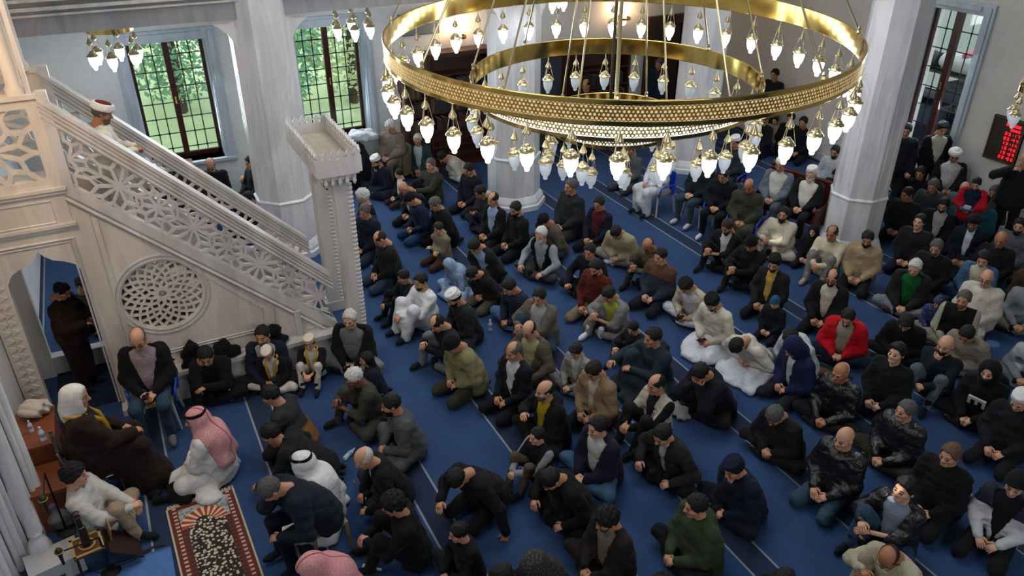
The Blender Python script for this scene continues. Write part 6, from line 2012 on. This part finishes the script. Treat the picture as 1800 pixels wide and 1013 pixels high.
cloth_heap(fl3(1195, 728), 'grey and white patterned cloth on the carpet behind the man in the cream vest', (.16, .13, .10), '#8d8a86', 'folded_cloth', 'cloth', 35)
# things piled beside the second window
pp = at_y(618, 262, WALL_FAR - .45)
o = cloth_heap((pp[0], WALL_FAR - .5, 0), 'tall dark pile of coats under the second window', (.42, .32, .95), '#12161d', 'coat_pile', 'coats', 36)
cloth_heap((pp[0] - .25, WALL_FAR - .5, .98), 'bright blue bag lying on the dark coats under the second window', (.20, .2, .20), '#1c5aa0', 'blue_bag', 'bag', 37)
cloth_heap((pp[0] + .22, WALL_FAR - .5, 1.0), 'white padded jacket on the dark coats under the second window', (.32, .22, .20), '#b4b8bc', 'white_jacket', 'coat', 38)

# reading stand, microphone and amplifier at the front left
s0 = at_z(150, 950, .42)
o = thing('reading_stand', 'low wooden stand with gold-patterned top and dark upright post', 'stand', (s0[0], s0[1], 0), math.radians(8))
o.scale = (.84, .84, .84)
DW = wood('#24120c', .4)
m = MB(); m.box((-.17, -.17, .40), (.17, .17, .43)); m.build('top_board', wood('#4a2a14', .4), o)
for k_ in range(4):
    q = k_ * math.pi / 2
    c_, s_ = math.cos(q), math.sin(q)
    m = MB(); m.obox((.155 * c_, .155 * s_, .434), (.016 * c_ + .17 * abs(s_), .0, 0) if abs(c_) < .5 else (.016, 0, 0), (0, .016, 0) if abs(c_) < .5 else (0, .17, 0), (0, 0, .005)); m.build('gold_border', plain('#9a8146', .45), o)
m = MB(); m.tube([(.085 * math.cos(q), .085 * math.sin(q) , .434) for q in np.linspace(0, 2 * math.pi, 25)], .012, 5, False); m.build('gold_ring', plain('#9a8146', .45), o, True)
for sx in (-1, 1):
    for sy in (-1, 1):
        m = MB(); m.tube([(sx * .14, sy * .14, .40), (sx * .15, sy * .15, 0)], .018, 6); m.build('leg', DW, o)
m = MB(); m.lathe([(.05, .43), (.05, .72), (.035, .73), (.035, .86), (.045, .88), (.03, .90), (.045, .94), (.02, .96)], (0, 0, 0), 8); m.build('post', DW, o, 30)
m = MB(); m.obox((.36, -.02, .24), (.16, .02, -.16), (0, .22, 0), (.010, 0, .010)); m.build('folding_leaf', DW, o)
m = MB(); m.obox((.26, .05, .44), (.02, 0, .12), (0, .10, .02), (.006, 0, 0)); m.build('book_rest', wood('#8a7048', .5), o)
a0 = at_z(100, 985, .15)
o = thing('amplifier', 'white boxy amplifier standing on the carpet by the fluted wall', 'amplifier', (a0[0] - .02, a0[1] - .02, 0), math.radians(12))
m = MB(); m.box((-.24, -.16, .012), (.24, .16, .24)); m.build('case', plain('#a4a5a2', .5), o)
m = MB(); m.box((-.05, -.168, .07), (.05, -.159, .10)); m.build('badge', plain('#3a3a3c', .5), o)
for sx in (-1, 1):
    m = MB(); m.box((sx * .2 - .02, -.12, 0), (sx * .2 + .02, .12, .012)); m.build('rubber_foot', plain('#111111', .8), o)
def mic_stand(base, tip, label, headc):
    o = thing('microphone_stand', label, 'microphone', base)
    d_ = Vector(tip) - Vector(base)
    m = MB(); m.lathe([(.10, 0), (.10, .012), (.03, .025), (.012, .03)], n=18); m.build('base', plain('#0d0d0e', .5), o, 40)
    m = MB(); m.tube([(0, 0, .02), (0, 0, d_.z * .8)], .010, 6); m.build('pole', plain('#15161a', .4, .5), o)
    m = MB(); m.tube([(0, 0, d_.z * .8), (d_.x, d_.y, d_.z)], .008, 6); m.build('boom', plain('#15161a', .4, .5), o)
    m = MB(); m.lathe([(.012, -.16), (.018, -.05), (.022, -.03), (.034, 0), (.036, .025), (.022, .05), (.004, .058)], (d_.x, d_.y, d_.z), 12); mh = m.build('microphone', plain('#0c0c0d', .6), o, 40)
    m = MB(); m.tube([(d_.x + .037 * math.cos(q), d_.y + .037 * math.sin(q), d_.z + .01) for q in np.linspace(0, 2 * math.pi, 13)], .006, 5, False); m.build('colour_ring', plain(headc, .5), mh)
b0 = at_z(118, 940)
mic_stand((b0[0], b0[1] + .05, 0), tuple(at_z(76, 880, 1.05)), 'black microphone on a boom stand in front of the fluted wall', '#8d7f10')
b1 = at_z(196, 1006)
mic_stand((b1[0], b1[1], 0), tuple(at_z(104, 972, .62)), 'short microphone stand with yellow-ringed head in front of the white amplifier', '#a38a10')
pts = [at_z(*q, .012) for q in ((150, 1003), (178, 1008), (200, 1000), (235, 985), (262, 968), (276, 958), (262, 964), (240, 978), (268, 962), (290, 958))]
m = MB(); m.tube(pts, .006, 5); o = m.build('cable', plain('#0b0b0c', .6), None, True); tag(o, 'black cable winding over the carpet beside the blue mat', 'cable')
# cushion behind the boy
o = cloth_heap((at_z(96, 925)[0] + .10, at_z(96, 925)[1], 0), 'grey rolled bundle leaning behind the boy in the white shirt', (.13, .15, .34), '#6f7175', 'bundle', 'bundle', 39)

# digital prayer-time clock on the rear wall
c_ = [at_x(1753, 200, WALL_BACK), at_x(1733, 275, WALL_BACK), at_x(1800, 212, WALL_BACK)]
yL, yR = c_[0][1] + .0, c_[2][1] - .10
zT, zB = c_[0][2], c_[1][2]
ck = thing('digital_clock', 'brown prayer-time clock with glowing red digits on the rear wall', 'clock', (WALL_BACK, (yL + yR) / 2, (zT + zB) / 2))
hw, hh = abs(yL - yR) / 2, (zT - zB) / 2
m = MB(); m.box((-.05, -hw, -hh), (-.001, hw, hh)); m.build('panel', plain('#2a2114', .5), ck)
for a_, b_ in (((-hw, -hh), (hw, -hh + .025)), ((-hw, hh - .025), (hw, hh)), ((-hw, -hh), (-hw + .025, hh)), ((hw - .025, -hh), (hw, hh))):
    m = MB(); m.box((-.065, a_[0], a_[1]), (-.001, b_[0], b_[1])); m.build('frame', plain('#6a5630', .35, .6), ck)
SEG = {'0': 'abcdef', '1': 'bc', '2': 'abged', '3': 'abgcd', '4': 'fgbc', '5': 'afgcd', '6': 'afgedc', '7': 'abc', '8': 'abcdefg', '9': 'abcdfg'}
REDG = glow('#ff1426', 1.9)
def digits(text, yc, zc, h_, step):
    m = MB()
    w_ = h_ * .5
    tk = h_ * .075
    y_ = yc
    for chx in text:
        if chx == ':':
            for dz in (-.2, .2): m.box((-.058, y_ - tk, zc + dz * h_ - tk), (-.05, y_ + tk, zc + dz * h_ + tk))
            y_ -= step * .55
            continue
        for s in SEG[chx]:
            # the reader looks along +x: his left is +y
            a_ = {'a': ((-.5, .5), (.5, .5)), 'd': ((-.5, -.5), (.5, -.5)), 'g': ((-.5, 0), (.5, 0)), 'f': ((-.5, 0), (-.5, .5)), 'e': ((-.5, -.5), (-.5, 0)), 'b': ((.5, 0), (.5, .5)), 'c': ((.5, -.5), (.5, 0))}[s]
            u0, v0 = a_[0]; u1, v1 = a_[1]
            m.box((-.058, y_ - max(u0, u1) * w_ - tk, zc + min(v0, v1) * h_ - tk), (-.05, y_ - min(u0, u1) * w_ + tk, zc + max(v0, v1) * h_ + tk))
        y_ -= step
    m.build('time_digits', REDG, ck)
row = (2 * hh - .12) / 8
for i_, tx in enumerate(('05:17', '06:44', '13:14', '16:46', '19:34', '20:55')):
    digits(tx, .0 * hw, hh - .07 - row * (i_ + 2.4), row * .52, hw * .22)
    m = MB(); m.box((-.056, hw * .35, hh - .07 - row * (i_ + 2.4) - .012), (-.05, hw * .80, hh - .07 - row * (i_ + 2.4) + .012)); m.build('row_name_strip', plain('#15100a', .5), ck)
m = MB()
for i_ in range(7): m.box((-.058, .08 * hw - i_ * hw * .13 - .018, hh - .06 - row * .9), (-.05, .08 * hw - i_ * hw * .13 + .018, hh - .06 - row * .35))
m.build('date_display', REDG, ck)
m = MB()
for i_ in range(4): m.box((-.058, -.25 * hw - i_ * hw * .16 - .016, hh - .06 - row * 1.8), (-.05, -.25 * hw - i_ * hw * .16 + .016, hh - .06 - row * 1.3))
m.build('clock_display', REDG, ck)

# bookcases along the side wall, books, doors, sconces
BW = wood('#3d1d12', .45)
def bookcase(x0, x1, h_, label, shelves, fill, gname, depth=.36):
    o = thing('bookcase', label, 'bookcase', ((x0 + x1) / 2, WALL_FAR - depth / 2 - .05, 0))
    hx, hd = (x1 - x0) / 2, depth / 2
    for sx in (-1, 1):
        m = MB(); m.box((sx * hx - .03, -hd, 0), (sx * hx + .03, hd, h_)); m.build('side_panel', BW, o)
    m = MB(); m.box((-hx, hd - .02, .0), (hx, hd, h_)); m.build('back_panel', BW, o)
    m = MB(); m.box((-hx - .06, -hd - .05, h_), (hx + .06, hd, h_ + .10)); m.build('cornice', BW, o)
    m = MB(); m.box((-hx, -hd + .02, 0), (hx, hd, .10)); m.build('kick_board', BW, o)
    zs = np.linspace(.10, h_, shelves + 1)
    for z_ in zs[:-1]:
        m = MB(); m.box((-hx + .03, -hd, z_), (hx - .03, hd - .02, z_ + .03)); m.build('shelf', BW, o)
    rg = np.random.default_rng(int(x0 * 10))
    for si, z_ in enumerate(zs[:-1]):
        if not fill[si]: continue
        x_ = -hx + .05
        while x_ < hx - .10:
            wdt = rg.uniform(.035, .06); hb = rg.uniform(.22, .29)
            if rg.random() < .88:
                bcol = str(rg.choice(BOOKC))
                bk = link('book', book_mesh(bcol, round(wdt, 2), round(hb, 2)))
                bk.location = (o.location.x + x_ + wdt / 2, o.location.y - hd + .14, z_ + .03)
                tag(bk, CN[BOOKC.index(bcol)] + ' book on ' + ('the lowest', 'the second', 'the third', 'the fourth', 'the fifth', 'the top')[si] + ' shelf of the ' + gname, 'book', 'books in the ' + gname)
            x_ += wdt + .004
    return o
CN = ['dark red', 'dark green', 'navy', 'brown', 'tan', 'maroon', 'black']
BOOKC = ['#4a1414', '#1c2f22', '#15203a', '#3a2a16', '#5a4a2c', '#2b1512', '#23262b']
_bm = {}
def book_mesh(c_, wdt, hb):
    kx = (c_, round(wdt * 100), round(hb * 50))
    if kx not in _bm:
        m = MB(); m.box((-wdt / 2, -.10, 0), (wdt / 2, .10, hb)); m.cur = 1
        m.box((-wdt / 2 + .004, -.095, .004), (wdt / 2 - .004, .103, hb + .001)); m.cur = 0
        m.box((-wdt / 2 - .001, -.103, hb * .78), (wdt / 2 + .001, -.098, hb * .84))
        _bm[kx] = m.mesh('book', [plain(str(c_), .6), plain('#8f887a', .8)])
    return _bm[kx]
bookcase(5.50, 6.02, 2.05, 'low dark bookcase full of books right of the second window', 5, (0, 1, 1, 1, 1), 'low bookcase beside the second window')
bookcase(6.06, 7.50, 2.50, 'tall dark bookcase under the warm sconce behind the middle column', 6, (0, 0, 1, 1, 1, 0), 'tall bookcase behind the middle column')
bookcase(9.75, 11.25, 2.20, 'dark bookcase along the side wall behind the middle chandelier ring', 5, (0, 1, 1, 1, 0), 'bookcase behind the middle ring')
d1 = link('door_1', None, None, 'structure')
for nm, a_, b_, mt in (('leaf', (8.75, WALL_FAR - .06, 0), (9.55, WALL_FAR, 2.15), plain('#3a454e', .5)), ('frame', (8.63, WALL_FAR - .10, 0), (8.75, WALL_FAR, 2.3), BW), ('frame', (9.55, WALL_FAR - .10, 0), (9.67, WALL_FAR, 2.3), BW), ('frame', (8.63, WALL_FAR - .10, 2.15), (9.67, WALL_FAR, 2.3), BW)):
    m = MB(); m.box(a_, b_); m.build(nm, mt, d1)
d2 = link('door_2', None, None, 'structure')
for nm, a_, b_, mt in (('leaf', (12.1, WALL_FAR - .08, 0), (12.95, WALL_FAR, 2.6), wood('#2c120c')), ('leaf', (13.0, WALL_FAR - .08, 0), (13.8, WALL_FAR, 2.6), wood('#2c120c')), ('frame', (11.95, WALL_FAR - .12, 2.6), (13.88, WALL_FAR, 2.8), BW), ('frame', (11.95, WALL_FAR - .12, 0), (12.1, WALL_FAR, 2.6), BW)):
    m = MB(); m.box(a_, b_); m.build(nm, mt, d2)
def sconce(x, z, label):
    o = thing('wall_sconce', label, 'lamp', (x, WALL_FAR, z), 0, 'warm wall sconces on the side wall')
    m = MB(); m.tube([(0, 0, 0), (0, -.18, -.02)], .02, 6); m.lathe([(.05, -.05), (.05, .05)], (0, -.012, 0), 10); m.build('arm', BR, o)
    m = MB(); m.lathe([(.17, 0), (.17, .05), (.16, .05), (.16, 0), (.17, 0)], (0, -.20, -.02), 20, cap=False); m.build('ring', BR, o, 40)
    m = MB(); m.lathe([(.02, -.20), (.06, -.16), (.07, -.08), (.06, .02), (.10, .10), (.09, .10), (.02, .0)], (0, -.20, .04), 14); m.build('shade', glow('#ffcf96', 5.0), o, True)
    d_ = bpy.data.lights.new('sconce_bulb', 'POINT'); d_.energy = 30; d_.color = (1.0, .62, .32); d_.shadow_soft_size = .08
    q = link('sconce_bulb', d_, o); q.location = (0, -.24, .22)
s1 = at_y(800, 62, WALL_FAR); sconce(s1[0], s1[2], 'warm brass wall sconce above the tall bookcase')
s2 = at_y(1088, 30, WALL_FAR); sconce(s2[0], s2[2], 'warm brass wall sconce above the bookcase behind the chandelier')
q0 = at_y(735, 42, WALL_FAR)
o = thing('wall_panel', 'grey flat screen panel on the side wall left of the warm sconce', 'screen', (q0[0], WALL_FAR, q0[2]))
m = MB(); m.box((-.45, -.07, -.22), (.45, -.005, .22)); m.build('housing', plain('#5c666c', .5), o)
m = MB(); m.box((-.42, -.075, -.19), (.42, -.07, .19)); m.build('screen', plain('#6f7b82', .3), o)
# low shelf with books under the first window
o = thing('low_shelf', 'low wooden shelf with books under the first window', 'shelf', (.60, WALL_FAR - .32, 0))
for sx in (-1, 0, 1):
    m = MB(); m.box((sx * .42 - .02, -.16, 0), (sx * .42 + .02, .16, 1.02)); m.build('upright', wood('#5a3a20'), o)
for z_ in (.08, .38, .70, 1.02):
    m = MB(); m.box((-.46, -.18, z_), (.46, .18, z_ + .03)); m.build('board', wood('#5a3a20'), o)
rg = np.random.default_rng(5)
for z_ in (.73, .41):
    x_ = -.38
    while x_ < .34:
        wdt = rg.uniform(.035, .06)
        bcol = str(rg.choice(BOOKC)); bk = link('book', book_mesh(bcol, round(wdt, 2), .26)); bk.location = (.60 + x_ + wdt / 2, WALL_FAR - .40, z_)
        tag(bk, CN[BOOKC.index(bcol)] + ' book on the ' + ('upper' if z_ > .5 else 'lower') + ' board of the low shelf under the first window', 'book', 'books standing in the low shelf')
        x_ += wdt + .01
for i_, (x_, c_, ds) in enumerate(((.30, '#a9a49a', 'white book lying at the left on the low window shelf'), (.62, '#8f8a86', 'pale open book lying in the middle of the low window shelf'), (.82, '#b0aeb0', 'thick white book lying at the right on the low window shelf'))):
    m = MB(); m.box((-.10, -.07, 0), (.10, .07, .045)); m.cur = 1; m.box((-.095, -.072, .006), (.102, .066, .039))
    bk = m.build('book', [plain(c_, .6), plain('#c0bcb0', .8)]); bk.location = (x_, WALL_FAR - .32, 1.05); bk.rotation_euler = (0, 0, .3 * i_); tag(bk, ds, 'book')

# phones, letter print, child's toy
for i_, (pt, th, lb) in enumerate(PHONES):
    o = thing('phone', 'black phone held by the ' + ' '.join(lb.replace(',', '').split()[:8]), 'phone', pt, th)
    m = MB(); m.box((-.07, -.036, -.005), (.07, .036, .004)); m.build('case', plain('#08080a', .3), o)
    m = MB(); m.box((-.065, -.033, .004), (.065, .033, .0055)); m.build('screen', plain('#15181e', .1), o)

# low stool under the navy suit
loc, th = place(who('low stool'))
o = thing('wooden_stool', 'low pale wooden stool under the man in the navy suit', 'stool', loc, th)
m = MB(); m.box((-.20, -.20, .40), (.18, .20, .43)); m.build('seat', wood('#7a6a4c', .5), o)
for sx in (-1, 1):
    for sy in (-1, 1):
        m = MB(); m.tube([(sx * .17 - .01, sy * .17, .41), (sx * .20 - .01, sy * .20, 0)], .022, 6); m.build('leg', wood('#7a6a4c', .5), o)
def side_chair(text, label):
    loc, th = place(who(text))
    o = thing('wooden_chair', label, 'chair', loc, th)
    m = MB(); m.box((-.20, -.20, .40), (.20, .20, .43)); m.build('seat', wood('#3a2214'), o)
    m = MB(); m.box((-.27, -.19, .58), (-.245, .19, .88)); m.build('backrest', wood('#3a2214'), o)
    for sy in (-1, 1):
        m = MB(); m.tube([(-.19, sy * .18, 0), (-.20, sy * .18, .42), (-.26, sy * .18, .88)], .017, 6); m.build('rear_post', wood('#3a2214'), o)
        m = MB(); m.tube([(.18, sy * .18, 0), (.18, sy * .18, .41)], .017, 6); m.build('leg', wood('#3a2214'), o)
side_chair('reading by the tall left window', 'dark wooden chair under the man reading by the first window')
side_chair('white turban and white shirt', 'dark wooden chair under the man in the white turban at the rear wall')
side_chair('half hidden by the left column', 'dark wooden chair half hidden by the left column')
# white letter print on the black hoodie
r_ = who('white letter print')
TP = 12.0
for (y0, z0, y1, z1, c_) in ((-.10, .30, .10, .335, '#b8b8b8'), (-.10, .22, -.065, .30, '#b8b8b8'), (-.017, .24, .017, .30, '#b8b8b8'), (.065, .22, .10, .30, '#b8b8b8'), (-.06, .195, .06, .205, '#7a1620')):
    m = MB(); m.box((.150, y0, z0), (.176, y1, z1))
    m.v = [tuple(np.array([0, 0, .13]) + rot_y(np.array(v_), TP)) for v_ in m.v]
    m.build('letter_print', fabric(c_), r_)

# second prayer rug, under the man in the red coat
q_ = at_z(1432, 668)
o = thing('prayer_rug', 'rust and dark green patterned prayer rug beside the red coat', 'rug', (q_[0], q_[1], 0), math.radians(-72))
m = MB(); m.box((-.36, -.55, .002), (.36, .35, .013)); m.build('rug_body', dotted('#4a2a18', '#6a5030', 34.0, .35), o)
m = MB(); m.box((-.36, -.75, .002), (.36, -.55, .013)); m.build('green_border', dotted('#10241a', '#5f5c48', 20.0, .22), o)
m = MB(); m.box((-.36, .35, .002), (.36, .42, .013)); m.build('end_border', fabric('#10241a'), o)

# toy in the hands of the boy in red
r_ = who('looking at a toy')
R3 = Matrix.Rotation(r_.rotation_euler.z, 3, 'Z')
o = thing('toy_car', 'navy and white toy car held by the boy in the red jacket', 'toy', r_.location + r_.scale.x * (R3 @ Vector((.38, 0, 1.12))), r_.rotation_euler.z)
m = MB(); m.box((-.05, -.11, 0), (.05, .11, .045)); m.build('toy_body', dotted('#15203f', '#8f97a8', 40.0, .3), o)
m = MB(); m.box((-.04, -.05, .045), (.04, .06, .085)); m.build('cabin', plain('#9aa0aa', .4), o)
for sx in (-1, 1):
    for sy in (-1, 1):
        m = MB(); m.tube([(sx * .045, sy * .07, 0), (sx * .06, sy * .07, 0)], .022, 10); m.build('wheel', plain('#0c0c0d', .6), o)
